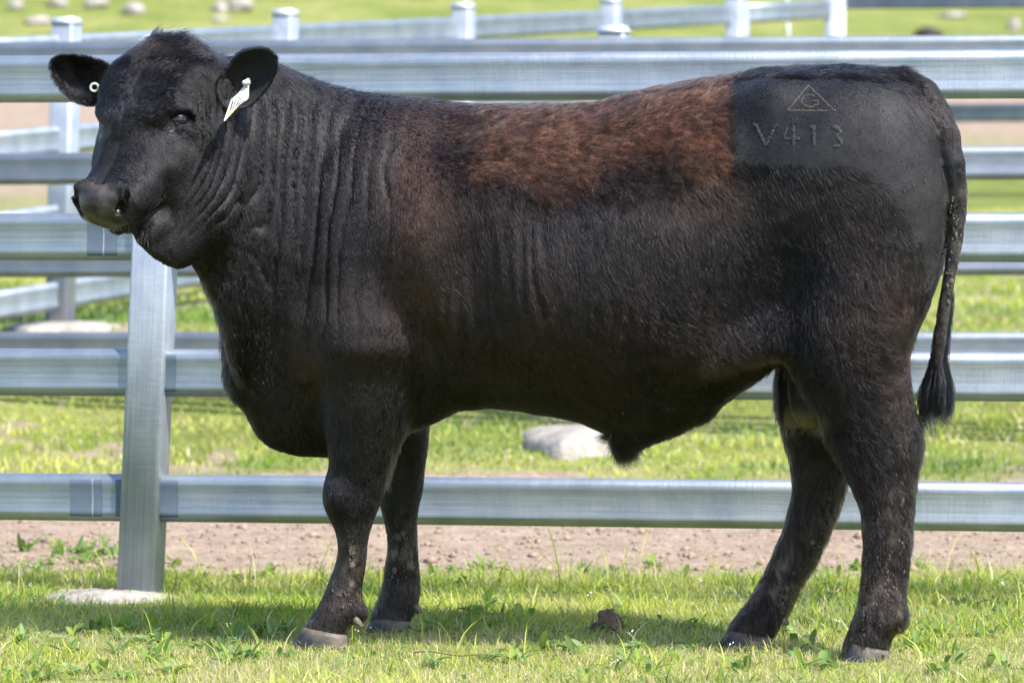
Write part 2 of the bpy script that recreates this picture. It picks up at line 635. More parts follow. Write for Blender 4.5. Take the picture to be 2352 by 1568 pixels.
def chain(pts, rad, k=0.02, mode='add'):
    """one rounded tube through many points, blended once"""
    pts = [np.asarray(p, float) for p in pts]
    r = max(rad); A = np.array(pts)
    lo = A.min(0) - r; hi = A.max(0) + r
    s, x, y, z = box(lo[0], hi[0], lo[1], hi[1], lo[2], hi[2], 0.02 + k)
    best = None
    for i in range(len(pts) - 1):
        a, b = pts[i], pts[i + 1]
        d = b - a; L2 = float(d @ d) + 1e-12
        t = np.clip(((x - a[0]) * d[0] + (y - a[1]) * d[1] + (z - a[2]) * d[2]) / L2, 0, 1)
        D = np.sqrt((x - a[0] - t * d[0]) ** 2 + (y - a[1] - t * d[1]) ** 2 + (z - a[2] - t * d[2]) ** 2) - (rad[i] + (rad[i + 1] - rad[i]) * t)
        best = D if best is None else np.minimum(best, D)
    put(s, best.astype(np.float32), k, mode)


def ell(C, rad, k=0.03, mode='add', axes=None):
    C = np.asarray(C, float); rad = np.asarray(rad, float)
    r = rad.max() if axes is not None else None
    e = (r, r, r) if axes is not None else rad
    s, x, y, z = box(C[0] - e[0], C[0] + e[0], C[1] - e[1], C[1] + e[1], C[2] - e[2], C[2] + e[2], 0.02 + k)
    X_, Y_, Z_ = x - C[0], y - C[1], z - C[2]
    if axes is None:
        a, b, c = X_ / rad[0], Y_ / rad[1], Z_ / rad[2]
        g = np.sqrt((a / rad[0]) ** 2 + (b / rad[1]) ** 2 + (c / rad[2]) ** 2)
    else:
        q = [X_ * v[0] + Y_ * v[1] + Z_ * v[2] for v in axes]
        a, b, c = q[0] / rad[0], q[1] / rad[1], q[2] / rad[2]
        g = np.sqrt((a / rad[0]) ** 2 + (b / rad[1]) ** 2 + (c / rad[2]) ** 2)
    k0 = np.sqrt(a * a + b * b + c * c)
    D = k0 * (k0 - 1) / np.maximum(g, 1e-6)
    put(s, D.astype(np.float32), k, mode)


# ---- torso: loft along X -------------------------------------------------
YC = [(380, 9.20), (440, 9.26), (520, 9.34), (620, 9.42), (720, 9.47), (820, 9.49), (1000, 9.45), (1200, 9.40), (1600, 9.30), (2000, 9.21), (2230, 9.19)]
TOP = [(400, 240), (440, 170), (500, 135), (560, 128), (640, 148), (700, 175), (770, 200), (830, 212), (900, 219), (960, 227), (1020, 235), (1100, 240), (1200, 243),
       (1300, 243), (1360, 239), (1420, 224), (1500, 204), (1600, 187), (1700, 169), (1760, 164), (1850, 161), (1950, 159), (2000, 160), (2050, 168), (2100, 184), (2140, 215), (2165, 265), (2180, 350), (2186, 430)]
BOT = [(400, 520), (430, 590), (450, 622), (470, 660), (500, 718), (513, 770), (528, 825), (545, 872), (575, 886), (600, 930), (640, 977), (690, 1016), (745, 1042), (800, 1046), (860, 1030), (900, 1005), (945, 978),
       (1000, 962), (1060, 940), (1120, 934), (1200, 943), (1280, 958), (1330, 968), (1370, 984), (1400, 999), (1440, 1006), (1480, 1006), (1550, 983), (1640, 940), (1720, 880), (1780, 830), (1850, 780), (1950, 770), (2030, 760),
       (2070, 770), (2100, 745), (2130, 695), (2155, 640), (2172, 580), (2183, 500), (2186, 430)]
HW = [(400, .05), (430, .085), (470, .115), (520, .135), (600, .165), (700, .205), (800, .235), (900, .252), (1000, .258), (1150, .280), (1350, .295), (1550, .285), (1700, .258), (1850, .250), (2000, .236), (2060, .212), (2110, .175), (2140, .142), (2162, .106), (2176, .070), (2183, .042), (2187, .012)]
NN = [(400, 2.1), (700, 2.2), (1000, 2.35), (1500, 2.3), (1800, 2.7), (2050, 2.7), (2187, 2.2)]
EG = [(400, .1), (520, .28), (650, .38), (800, .30), (950, .12), (1200, -.02), (1450, .12), (1650, .25), (1850, .15), (2187, .0)]   # >0 = narrower below
ZM = [(400, .5), (800, .45), (1200, .48), (2187, .5)]

s, x, y, z = box(X(395, 9.2), X(2190, 9.19), 9.0, 9.8, 0.3, 1.3)
xs1 = gx[s[0]].astype(np.float64)
yc1 = itab(YC, 1176 + xs1 / 9.35 * FPX)
px1 = 1176 + xs1 / yc1 * FPX
yc1 = itab(YC, px1)
px1 = 1176 + xs1 / yc1 * FPX
zt = EYE + (510 - smooth_tab(TOP, px1, 14)) / FPX * yc1
zb = EYE + (510 - smooth_tab(BOT, px1, 10)) / FPX * yc1
over = px1 > 2186
zc = ((zt + zb) / 2).astype(np.float32)[:, None, None]
hz = np.maximum((zt - zb) / 2, 0.03).astype(np.float32)[:, None, None]
hwv = np.maximum(smooth_tab(HW, px1, 5), 0.004).astype(np.float32)[:, None, None]
nn = itab(NN, px1).astype(np.float32)[:, None, None]
eg = itab(EG, px1).astype(np.float32)[:, None, None]
ycv = yc1.astype(np.float32)[:, None, None]
sz = (z - zc) / hz
we = hwv * np.clip(1 + eg * np.clip(sz, -1.2, 1.2) * np.where(sz > 0, 0.15, 1.0), 0.2, 2)
r_ = (np.abs((y - ycv) / we) ** nn + np.abs(sz) ** nn) ** (1 / nn)
g0 = np.gradient(r_, gx[s[0]], axis=0); g1 = np.gradient(r_, gy[s[1]], axis=1); g2 = np.gradient(r_, gz[s[2]], axis=2)
gn = np.sqrt(g0 * g0 + g1 * g1 + g2 * g2)
D = np.clip((r_ - 1) / np.clip(gn, 1.5, 30), -0.3, 0.3).astype(np.float32)
# cap at both ends
D = np.maximum(D, (np.maximum(X(398, 9.2) - x, x - X(2186.5, 9.19))).astype(np.float32))
put(s, D, 0.001)
del r_, g0, g1, g2, gn, D


# ---- limbs: lofts along Z -------------------------------------------------
def limb(tab, Yk, k=0.04, n=2.3, ktop=0.0):
    """tab rows: py, px_left, px_right, half width in Y, centre Y"""
    T = np.array(tab, float)
    slim = 7.0 * np.clip((T[:, 0] - 960) / 120, 0, 1) * np.clip((1425 - T[:, 0]) / 60, 0.2, 1)
    T[:, 1] += slim; T[:, 2] -= slim; T[:, 3] -= slim * 7e-4
    zz = EYE + (510 - T[:, 0]) / FPX * T[:, 4]
    xl = (T[:, 1] - 1176) / FPX * T[:, 4]; xr = (T[:, 2] - 1176) / FPX * T[:, 4]
    s, x, y, z = box(xl.min(), xr.max(), (T[:, 4] - T[:, 3]).min(), (T[:, 4] + T[:, 3]).max(), zz.min(), zz.max(), 0.05)
    z1 = gz[s[2]].astype(float)
    o = np.argsort(zz)
    f = lambda v: np.interp(z1, zz[o], v[o])
    def sm(v):
        return (np.interp(z1 - .012, zz[o], v[o]) + np.interp(z1, zz[o], v[o]) + np.interp(z1 + .012, zz[o], v[o])) / 3
    cx = ((sm(xl) + sm(xr)) / 2).astype(np.float32)[None, None, :]
    hx = ((sm(xr) - sm(xl)) / 2).astype(np.float32)[None, None, :]
    hy = sm(T[:, 3]).astype(np.float32)[None, None, :]
    cy = sm(T[:, 4]).astype(np.float32)[None, None, :]
    r_ = (np.abs((x - cx) / hx) ** n + np.abs((y - cy) / hy) ** n) ** (1 / n)
    g0 = np.gradient(r_, gx[s[0]], axis=0); g1 = np.gradient(r_, gy[s[1]], axis=1); g2 = np.gradient(r_, gz[s[2]], axis=2)
    gn = np.sqrt(g0 * g0 + g1 * g1 + g2 * g2)
    D = (r_ - 1) / np.maximum(gn, 2.0)
    zb_, zt_ = zz.min(), zz.max()
    cap = np.maximum(zb_ - z, z - zt_)
    # round the ends
    D = np.where(cap > -0.03, np.maximum(D, cap) + 0 * D, D)
    put(s, np.clip(D, -0.3, 0.3).astype(np.float32), k)


# near hind (left hind, towards the camera)
limb([(330, 1900, 2120, .10, 9.14), (450, 1850, 2165, .135, 9.125), (560, 1825, 2168, .148, 9.115), (650, 1812, 2140, .150, 9.11), (740, 1800, 2106, .145, 9.105), (800, 1800, 2086, .132, 9.10),
      (850, 1818, 2079, .115, 9.095), (900, 1850, 2084, .098, 9.09), (960, 1888, 2100, .084, 9.085), (1000, 1897, 2112, .076, 9.08), (1040, 1915, 2116, .070, 9.075), (1080, 1935, 2111, .063, 9.07),
      (1130, 1958, 2103, .055, 9.065), (1180, 1974, 2100, .049, 9.06), (1250, 1980, 2096, .045, 9.055), (1320, 1977, 2088, .044, 9.052), (1370, 1972, 2082, .047, 9.05), (1410, 1966, 2078, .052, 9.05),
      (1440, 1955, 2062, .052, 9.05), (1465, 1946, 2046, .052, 9.05), (1492, 1938, 2036, .054, 9.05)], 9.05, k=0.036)
# far hind
limb([(700, 1830, 2090, .12, 9.30), (800, 1800, 2080, .115, 9.31), (860, 1786, 2060, .105, 9.315), (930, 1787, 2020, .09, 9.32), (1000, 1798, 1985, .076, 9.325), (1050, 1812, 1968, .068, 9.33),
      (1100, 1816, 1956, .060, 9.33), (1140, 1813, 1945, .054, 9.33), (1190, 1801, 1925, .048, 9.33), (1240, 1785, 1902, .045, 9.33), (1290, 1763, 1878, .044, 9.33), (1340, 1738, 1850, .045, 9.33),
      (1385, 1712, 1826, .049, 9.33), (1415, 1694, 1812, .052, 9.33), (1440, 1680, 1790, .052, 9.33), (1468, 1664, 1772, .054, 9.33)], 9.33, k=0.04)
# near fore
limb([(560, 760, 950, .07, 9.34), (660, 742, 976, .10, 9.325), (740, 728, 988, .118, 9.315), (800, 724, 984, .122, 9.315), (860, 727, 968, .110, 9.335), (920, 737, 951, .100, 9.34), (980, 745, 938, .090, 9.345),
      (1040, 750, 917, .078, 9.35), (1090, 751, 902, .068, 9.355), (1130, 747, 890, .062, 9.36), (1165, 747, 876, .059, 9.36), (1195, 754, 864, .054, 9.365), (1230, 767, 853, .047, 9.365), (1270, 769, 847, .043, 9.37),
      (1310, 758, 843, .042, 9.37), (1350, 745, 838, .045, 9.37), (1385, 732, 834, .050, 9.37), (1415, 717, 824, .053, 9.37), (1440, 700, 804, .054, 9.37), (1460, 688, 792, .056, 9.37)], 9.37, k=0.028)
# far fore
limb([(880, 800, 1010, .09, 9.66), (950, 830, 992, .080, 9.67), (1020, 845, 986, .072, 9.68), (1080, 858, 981, .064, 9.69), (1130, 862, 974, .060, 9.70), (1165, 868, 967, .056, 9.70), (1200, 877, 964, .050, 9.71),
      (1245, 885, 966, .045, 9.71), (1290, 880, 969, .044, 9.71), (1335, 873, 972, .047, 9.72), (1370, 868, 971, .051, 9.72), (1395, 858, 962, .052, 9.72), (1418, 850, 944, .053, 9.72), (1428, 846, 942, .054, 9.72)], 9.72, k=0.04)

# muscle and bone masses on the near and far side
for sgn in (-1, 1):
    yb = lambda px, off: float(itab(YC, px)) + sgn * off
    ell(P(860, 560, yb(860, .175)), (.125, .085, .22), .06)        # shoulder blade
    ell(P(800, 760, yb(800, .17)), (.10, .075, .10), .05)          # point of shoulder
    ell(P(1180, 560, yb(1180, .18)), (.25, .11, .20), .08)         # ribs
    ell(P(1450, 640, yb(1450, .17)), (.26, .12, .19), .08)         # barrel
    ell(P(1960, 420, yb(1960, .15)), (.17, .10, .19), .07)         # rump muscle
    ell(P(1775, 235, yb(1775, .17)), (.05, .05, .035), .07)        # hook bone
    ell(P(2090, 300, yb(2090, .10)), (.05, .05, .05), .06)         # pin bone
    ell(P(1660, 520, yb(1690, .375)), (.10, .080, .12), .08, 'carve')  # flank hollow
    ell(P(1060, 640, yb(1060, .395)), (.05, .09, .18), .08, 'carve')   # behind the elbow
# spine groove at loin, flank fold
capsule(P(1640, 800, 9.10), P(1790, 765, 9.08), .022, .045, .05)
capsule(P(1560, 850, 9.14), P(1640, 800, 9.12), .012, .022, .04)
ell(P(960, 905, 9.38), (.05, .05, .06), .05)                       # elbow
# creases where the foreleg meets the chest and the ribs
chain([P(1004, 790, 9.20), P(984, 860, 9.21), P(960, 925, 9.22)], [.010, .018, .014], .035, 'carve')
chain([P(716, 800, 9.19), P(722, 870, 9.20), P(734, 950, 9.22)], [.008, .014, .010], .025, 'carve')
# brisket and throat folds
ell(P(640, 850, 9.44), (.085, .07, .16), .06)
ell(P(545, 800, 9.42), (.03, .022, .10), .04)
ell(P(700, 955, 9.48), (.085, .07, .075), .05)
capsule(P(660, 640, 9.30), P(705, 860, 9.32), .014, .016, .03)
# hock point, knee cap, fetlocks
ell(P(2088, 1010, 9.08), (.020, .026, .040), .03)
ell(P(775, 1135, 9.345), (.026, .045, .045), .03)
ell(P(830, 1405, 9.37), (.012, .03, .02), .02)
ell(P(2068, 1418, 9.05), (.012, .03, .022), .02)
# sheath and scrotum
ell(P(1438, 1012, 9.29), (.024, .022, .024), .025)
capsule(P(1450, 1000, 9.29), P(1600, 935, 9.27), .022, .028, .04)
ell(P(1848, 895, 9.20), (.036, .050, .078), .012)
ell(P(1872, 945, 9.19), (.024, .036, .032), .02)
# tail
tl = [(2030, 190, 30), (2075, 196, 36), (2118, 218, 38), (2150, 262, 35), (2172, 315, 31), (2188, 375, 27), (2198, 435, 22), (2200, 490, 18.5), (2194, 550, 16.5), (2184, 610, 15), (2175, 670, 13.5), (2166, 730, 12.5), (2156, 790, 11), (2150, 840, 9)]
TAILP = [P(a, b, 9.13 - 0.085 * min(1, max(0, (b - 190) / 150))) for a, b, _ in tl]
chain(TAILP[:5], [t_[2] * 9.1e-4 for t_ in tl[:5]], .012)
chain(TAILP[4:], [t_[2] * 9.1e-4 for t_ in tl[4:]], .005)

# ---- head -----------------------------------------------------------------
P0 = P(362, 108, 9.22)
M0 = P(217, 450, 9.03)
HF = (M0 - P0); HLEN = float(np.linalg.norm(HF)); HF /= HLEN
hh_ = HF[:2] / np.linalg.norm(HF[:2])
HL = np.array([-hh_[1], hh_[0], 0.0]);
if HL[0] < 0: HL = -HL
HN = np.cross(HF, HL)
if HN[1] > 0: HN = -HN


def HP(t, l, n):
    """point in head space: t from poll to muzzle (m), l to the animal's left, n outwards from the face"""
    return P0 + HF * t + HL * l + HN * n


# t, half width, top(n), bottom(n), exponent
K = HLEN / 0.43
HT = [(-.055, .045, -.060, -.110, 2), (-.03, .078, -.022, -.150, 2), (0, .082, -.006, -.185, 2.1), (.05, .108, .002, -.205, 2.15), (.10, .124, .002, -.215, 2.3), (.15, .123, -.002, -.220, 2.4), (.19, .116, -.006, -.215, 2.5),
      (.23, .104, -.010, -.205, 2.5), (.27, .091, -.011, -.188, 2.4), (.31, .080, -.010, -.165, 2.3), (.35, .072, -.008, -.140, 2.3), (.385, .070, -.004, -.124, 2.3), (.41, .071, .000, -.115, 2.4), (.43, .068, -.002, -.108, 2.4), (.45, .056, -.012, -.095, 2.3), (.462, .035, -.03, -.08, 2)]
HT = np.array(HT)
s, x, y, z = box(-1.0, -0.5, 8.75, 9.5, .75, 1.34, 0.0)
dx, dy, dz = x - P0[0], y - P0[1], z - P0[2]
t_ = dx * HF[0] + dy * HF[1] + dz * HF[2]
l_ = dx * HL[0] + dy * HL[1] + dz * HL[2]
n_ = dx * HN[0] + dy * HN[1] + dz * HN[2]
ht = HT[:, 0] * K
i3 = lambda c: np.interp(t_, ht, HT[:, c]).astype(np.float32)
hw_, tp_, bt_, ex_ = i3(1), i3(2), i3(3), i3(4)
cn = (tp_ + bt_) / 2; hn = (tp_ - bt_) / 2
sn = (n_ - cn) / hn
# cheeks narrow downwards towards the chin
wl = hw_ * (1 - 0.20 * np.clip(-sn, 0, 1) + 0.0 * sn)
r_ = (np.abs(l_ / wl) ** ex_ + np.abs(sn) ** ex_) ** (1 / ex_)
gn = np.sqrt(sum(np.gradient(r_, g, axis=a) ** 2 for a, g in enumerate((gx[s[0]], gy[s[1]], gz[s[2]]))))
D = (r_ - 1) / np.maximum(gn, 4)
D = np.maximum(D, np.maximum(-.055 * K - t_, t_ - .462 * K))
put(s, np.clip(D, -.2, .2).astype(np.float32), 0.04)
del r_, gn, D

HAX = [HL, HN, HF]
ell(HP(.000, 0, -.042), (.066, .042, .045), .040, axes=HAX)              # poll
ell(HP(.045, .068, -.066), (.050, .048, .055), .04, axes=HAX)
ell(HP(.045, -.064, -.062), (.048, .048, .055), .04, axes=HAX)
ell(HP(.085, -.082, -.055), (.047, .05, .06), .03, axes=HAX)
for q in (-1, 1):
    ell(HP(.085, q * .052, -.026), (.062, .040, .078), .035, axes=HAX)      # forehead bosses
    chain([HP(.185, q * .012, -.016), HP(.175, q * .050, -.016), HP(.150, q * .088, -.024), HP(.140, q * .104, -.044)], [.019, .021, .021, .017], .018)
    capsule(HP(.25, q * .083, -.085), HP(.17, q * .104, -.100), .022, .030, .04)    # cheek bone
    ell(HP(.20, q * .085, -.150), (.036, .060, .075), .05, axes=HAX)     # masseter
ell(HP(.175, 0, -.006), (.03, .014, .05), .04, axes=HAX)
# muzzle
ell(HP(.408 * K, 0, -.046), (.066, .042, .036), .016, axes=HAX)
for q in (-1, 1):
    ell(HP(.432 * K, q * .020, -.036), (.034, .024, .020), .008, axes=HAX)    # flat leather pad
    ell(HP(.430 * K, q * .018, -.066), (.032, .026, .020), .008, axes=HAX)
for q in (-1, 1):
    ell(HP(.388 * K, q * .052, -.062), (.026, .038, .046), .02, axes=HAX)     # lips
    ell(HP(.350 * K, q * .062, -.078), (.026, .036, .050), .025, axes=HAX)
    chain([HP(.388 * K, q * .034, -.006), HP(.400 * K, q * .056, -.010), HP(.418 * K, q * .066, -.024), HP(.420 * K, q * .066, -.044)], [.012, .013, .011, .009], .010)   # nostril wing
ell(HP(.408 * K, 0, -.112), (.044, .020, .038), .010, axes=HAX)               # lower lip
ell(HP(.372 * K, 0, -.132), (.042, .024, .045), .02, axes=HAX)                # chin
for q in (-1, 1):
    # comma-shaped nostril: opens beside the pad, tail sweeps up and out
    a_ = HP(.440 * K, q * .046, -.036); b_ = HP(.424 * K, q * .060, -.026); c_ = HP(.404 * K, q * .070, -.012)
    chain([a_, b_, c_], [.0105, .0085, .005], .004, 'carve')
    chain([a_ - HF * .022 - HL * q * .006, a_], [.008, .010], .004, 'carve')
# mouth line
for q in (-1, 1):
    pts = [HP(.452 * K, 0, -.090), HP(.445 * K, q * .030, -.090), HP(.420 * K, q * .062, -.092), HP(.380 * K, q * .074, -.097), HP(.335 * K, q * .080, -.106), HP(.318 * K, q * .080, -.116)]
    chain(pts, [.0060] * len(pts), .006, 'carve')
# throat skin and jowl
ell(P(415, 555, 9.17), (.042, .045, .042), .045)
ell(P(352, 527, 9.13), (.028, .033, .030), .025)
chain([P(330, 548, 9.12), P(365, 572, 9.13), P(410, 588, 9.15)], [.012, .017, .018], .03)
ell(P(450, 470, 9.18), (.075, .060, .10), .06)
ell(P(480, 330, 9.22), (.075, .075, .14), .06)
# near ear root, far ear root
ell(P(512, 205, 9.21), (.020, .030, .042), .04)
ell(P(250, 185, 9.31), (.022, .026, .026), .03)


def field_at(p):
    ix = np.clip(np.searchsorted(gx, p[0]) - 1, 0, NXg - 2); iy = np.clip(np.searchsorted(gy, p[1]) - 1, 0, NYg - 2); iz = np.clip(np.searchsorted(gz, p[2]) - 1, 0, NZg - 2)
    return float(FLD[ix, iy, iz])


def hit_field(px, py, y0=8.76, y1=9.7):
    for Yv in np.arange(y0, y1, 0.002):
        if field_at(P(px, py, Yv)) < 0: return Yv
    return None


# ---- eye ------------------------------------------------------------------
EYES = []
ye = hit_field(418, 272) or 9.1
eyeN = P(419, 271, ye)
nrm = HL * 0.86 + HN * 0.45 - np.array([0, 0, 0.02]); nrm /= np.linalg.norm(nrm)
rel = eyeN - P0
tE, lE, nE = rel @ HF, rel @ HL, rel @ HN
for q in (1, -1):
    c0 = HP(tE, q * lE, nE)
    nv = HL * 0.86 * q + HN * 0.45; nv /= np.linalg.norm(nv)
    f2_ = HF - nv * (HF @ nv); f2_ /= np.linalg.norm(f2_)      # towards the muzzle
    u2_ = np.cross(nv, f2_)
    if u2_ @ HN < 0: u2_ = -u2_                                  # up, over the eye
    front = HF * 0.55 + HN * 0.55 - nv * ((HF * .55 + HN * .55) @ nv); front /= np.linalg.norm(front)
    horiz = np.cross(nv, np.array([0, 0, 1.0])); horiz /= np.linalg.norm(horiz)
    if horiz[0] > 0: horiz = -horiz                              # towards the nose corner
    if q < 0: horiz = -horiz
    upv = np.cross(horiz, nv)
    if upv[2] < 0: upv = -upv
    c = c0 - nv * 0.0150
    if q == 1:
        # orbit
        ell(c0 - nv * .002, (.024, .017, .016), .008, 'carve', axes=[horiz, upv, nv])
        r = .0196
        def lid(pts, rr, k=.006):
            chain(pts, [rr] * len(pts), k)
        up_ = [c + nv * (r + dz_) * math.cos(b_) + (horiz * math.cos(a_) * 1.18 + upv * math.sin(a_)) * r * 1.02 * math.sin(b_) for a_, b_, dz_ in
               [(-.25, 1.2, 0), (.45, 1.02, .001), (1.0, .86, .002), (1.57, .76, .003), (2.2, .84, .002), (2.8, 1.0, 0), (3.4, 1.2, 0)]]
        lo_ = [c + nv * (r + dz_) * math.cos(b_) + (horiz * math.cos(a_) * 1.18 + upv * math.sin(a_)) * r * 1.02 * math.sin(b_) for a_, b_, dz_ in
               [(-.25, 1.25, 0), (-.8, .98, 0), (-1.57, .88, .001), (-2.2, .95, 0), (-2.9, 1.2, 0)]]
        lid(up_, .0042); lid(lo_, .0032)
        lid([p_ + upv * .011 - nv * .001 for p_ in up_[1:-1]], .0045, .010)
        lid([p_ - upv * .010 - nv * .003 for p_ in lo_[1:-1]], .0030, .007)
        # tear trough from the inner corner
        capsule(c0 + horiz * .028 - upv * .006, c0 + horiz * .060 - upv * .024, .0085, .006, .012, 'carve')
    EYES.append((c, nv, horiz, upv))

# lip line, laid where the lips meet
lp = [(205, 522), (240, 528), (275, 533), (305, 530), (325, 522), (343, 510)]
lq = [(a_, b_, hit_field(a_, b_, 8.8, 9.35)) for a_, b_ in lp]
lq = [P(a_, b_, c_ + .001) for a_, b_, c_ in lq if c_ is not None]
if len(lq) > 2: chain(lq, [.0045] * len(lq), .005, 'carve')

# ---- skin folds -----------------------------------------------------------
DREF = lambda xx: np.clip(itab([(-.95, 9.06), (-.62, 9.16), (-.4, 9.24), (0, 9.12), (.45, 9.02), (1.0, 9.02)], xx), 8.9, 9.4)


def uv_of(xx, zz):
    d = DREF(xx)
    return 1176 + xx / d * FPX, 510 - (zz - EYE) / d * FPX


def fold_disp(p):
    u, v = uv_of(p[:, 0], p[:, 2])
    pz = p * np.array([1, 1, .45])
    wob = noise(pz, 0.10, off=61) * 18 + noise(p * np.array([1, 1, .22]), 0.035, off=63) * 9
    # cheek / throat folds bend forwards as they go down
    bend = np.where(v > 300, ((v - 300) / 200.0) ** 2 * 95, 0) * (1 - sstep(500, 640, u))
    bend = np.minimum(bend, 190)
    uu = u + bend * 0.85 + 0.10 * (v - 300) * sstep(600, 700, u) + wob
    per = np.interp(uu, [400, 470, 560, 700, 900, 1100], [18, 20, 27, 33, 40, 60])
    # integrate 1/per to get the phase
    uq = np.linspace(380, 1200, 600)
    ph = np.concatenate([[0], np.cumsum(1 / np.interp(uq, [400, 470, 560, 700, 900, 1100], [18, 20, 27, 33, 40, 60]) * (uq[1] - uq[0]))])[:-1]
    f = np.interp(uu, uq, ph)
    saw = np.abs(np.sin(np.pi * f))
    saw = 1 - (1 - saw) ** 2.6
    m = sstep(440, 466, u + bend * 0.6) * (1 - sstep(880, 1060, u)) * sstep(190, 250, v) * (1 - sstep(600, 850, v + noise(p, .1, off=66) * 70))
    m *= np.interp(u, [440, 560, 640, 760, 900, 1050], [.75, 0.85, 0.95, 0.75, 0.5, 0.15])
    pl = p * np.array([1, 1, .16])
    m *= np.clip(0.80 + 0.9 * noise(pl, .035, off=67), 0.10, 1.4)
    m = m * ((v < 545) | (u > 520))
    m *= 1 - .8 * (1 - sstep(560, 620, u)) * sstep(470, 520, v)
    d = (saw - 0.80) * 0.0122 * m
    # fine vertical ripples over ribs
    m2 = sstep(940, 1060, u) * (1 - sstep(1450, 1650, u)) * sstep(420, 560, v) * (1 - sstep(760, 840, v)) * np.clip(.6 + 1.2 * noise(pz, .08, off=68), 0, 1.6)
    d += np.sin((u - 0.12 * v + wob * 1.2) / 23.0 * 2 * np.pi / 1.6) * 0.0018 * m2
    # general unevenness
    d += noise(p, .07, off=70) * .0022 + noise(p, .025, off=72) * .0009
    # tail-head wrinkles
    m3 = sstep(2070, 2100, u) * (1 - sstep(2150, 2170, u)) * sstep(190, 220, v) * (1 - sstep(300, 340, v))
    d += np.sin((v * .7 - u) / 15.0 * 2 * np.pi / 1.6) * .0022 * m3
    # scrotum rings
    m4 = (u > 1800) & (u < 1900) & (v > 900) & (v < 985)
    d += np.sin(v / 9.0 * 2 * np.pi / 1.4) * .0007 * m4
    return d


# ---- surface nets ---------------------------------------------------------
def surface_nets(F):
    S = F < 0
    nx, ny, nz = F.shape
    c = np.zeros((nx - 1, ny - 1, nz - 1), dtype=np.int8)
    for i in (0, 1):
        for j in (0, 1):
            for k in (0, 1):
                c += S[i:nx - 1 + i, j:ny - 1 + j, k:nz - 1 + k]
    act = (c > 0) & (c < 8)
    ci, cj, ck = np.nonzero(act)
    vid = np.full(act.shape, -1, dtype=np.int32)
    vid[ci, cj, ck] = np.arange(len(ci), dtype=np.int32)
    acc = np.zeros((len(ci), 3)); cnt = np.zeros(len(ci))
    corners = [(i, j, k) for i in (0, 1) for j in (0, 1) for k in (0, 1)]
    for a in corners:
        for ax in range(3):
            if a[ax] == 1: continue
            b = list(a); b[ax] = 1
            ia, ja, ka = ci + a[0], cj + a[1], ck + a[2]
            ib, jb, kb = ci + b[0], cj + b[1], ck + b[2]
            fa = F[ia, ja, ka]; fb = F[ib, jb, kb]
            m = (fa < 0) != (fb < 0)
            t = np.where(m, fa / np.where(m, fa - fb, 1), 0)
            pa = np.stack([gx[ia], gy[ja], gz[ka]], -1); pb = np.stack([gx[ib], gy[jb], gz[kb]], -1)
            acc += np.where(m[:, None], pa + (pb - pa) * t[:, None], 0)
            cnt += m
    V = acc / cnt[:, None]
    quads = []
    # edges along x
    e = S[:-1, 1:-1, 1:-1] != S[1:, 1:-1, 1:-1]
    i, j, k = np.nonzero(e); j += 1; k += 1
    q = np.stack([vid[i, j - 1, k - 1], vid[i, j, k - 1], vid[i, j, k], vid[i, j - 1, k]], -1)
    fl = S[i, j, k]
    quads.append(np.where(fl[:, None], q, q[:, ::-1]))
    e = S[1:-1, :-1, 1:-1] != S[1:-1, 1:, 1:-1]
    i, j, k = np.nonzero(e); i += 1; k += 1
    q = np.stack([vid[i - 1, j, k - 1], vid[i - 1, j, k], vid[i, j, k], vid[i, j, k - 1]], -1)
    fl = S[i, j, k]
    quads.append(np.where(fl[:, None], q, q[:, ::-1]))
    e = S[1:-1, 1:-1, :-1] != S[1:-1, 1:-1, 1:]
    i, j, k = np.nonzero(e); i += 1; j += 1
    q = np.stack([vid[i - 1, j - 1, k], vid[i, j - 1, k], vid[i, j, k], vid[i - 1, j, k]], -1)
    fl = S[i, j, k]
    quads.append(np.where(fl[:, None], q, q[:, ::-1]))
    Q = np.concatenate(quads)
    return V, Q


def vnormals(V, Q):
    n = np.cross(V[Q[:, 2]] - V[Q[:, 0]], V[Q[:, 3]] - V[Q[:, 1]])
    N = np.zeros_like(V)
    for c in range(4): np.add.at(N, Q[:, c], n)
    return N / np.maximum(np.linalg.norm(N, axis=1, keepdims=True), 1e-12)


BV, BQ = surface_nets(FLD)
# light smoothing (Taubin)
ed = np.concatenate([BQ[:, [0, 1]], BQ[:, [1, 2]], BQ[:, [2, 3]], BQ[:, [3, 0]]])
deg = np.bincount(ed.ravel(), minlength=len(BV)).astype(float)[:, None]


def lap(V):
    A = np.stack([np.bincount(ed[:, 0], V[ed[:, 1], c], len(V)) + np.bincount(ed[:, 1], V[ed[:, 0], c], len(V)) for c in range(3)], -1)
    return A / np.maximum(deg, 1) - V


for _ in range(4):
    BV = BV + 0.5 * lap(BV)
    BV = BV - 0.52 * lap(BV)
del FLD
BN = vnormals(BV, BQ)
BV = BV + BN * fold_disp(BV)[:, None]
BN = vnormals(BV, BQ)


# ---- coat colour and wetness as functions of the side elevation -----------
def head_tln(p):
    r = p - P0
    return r @ HF, r @ HL, r @ HN


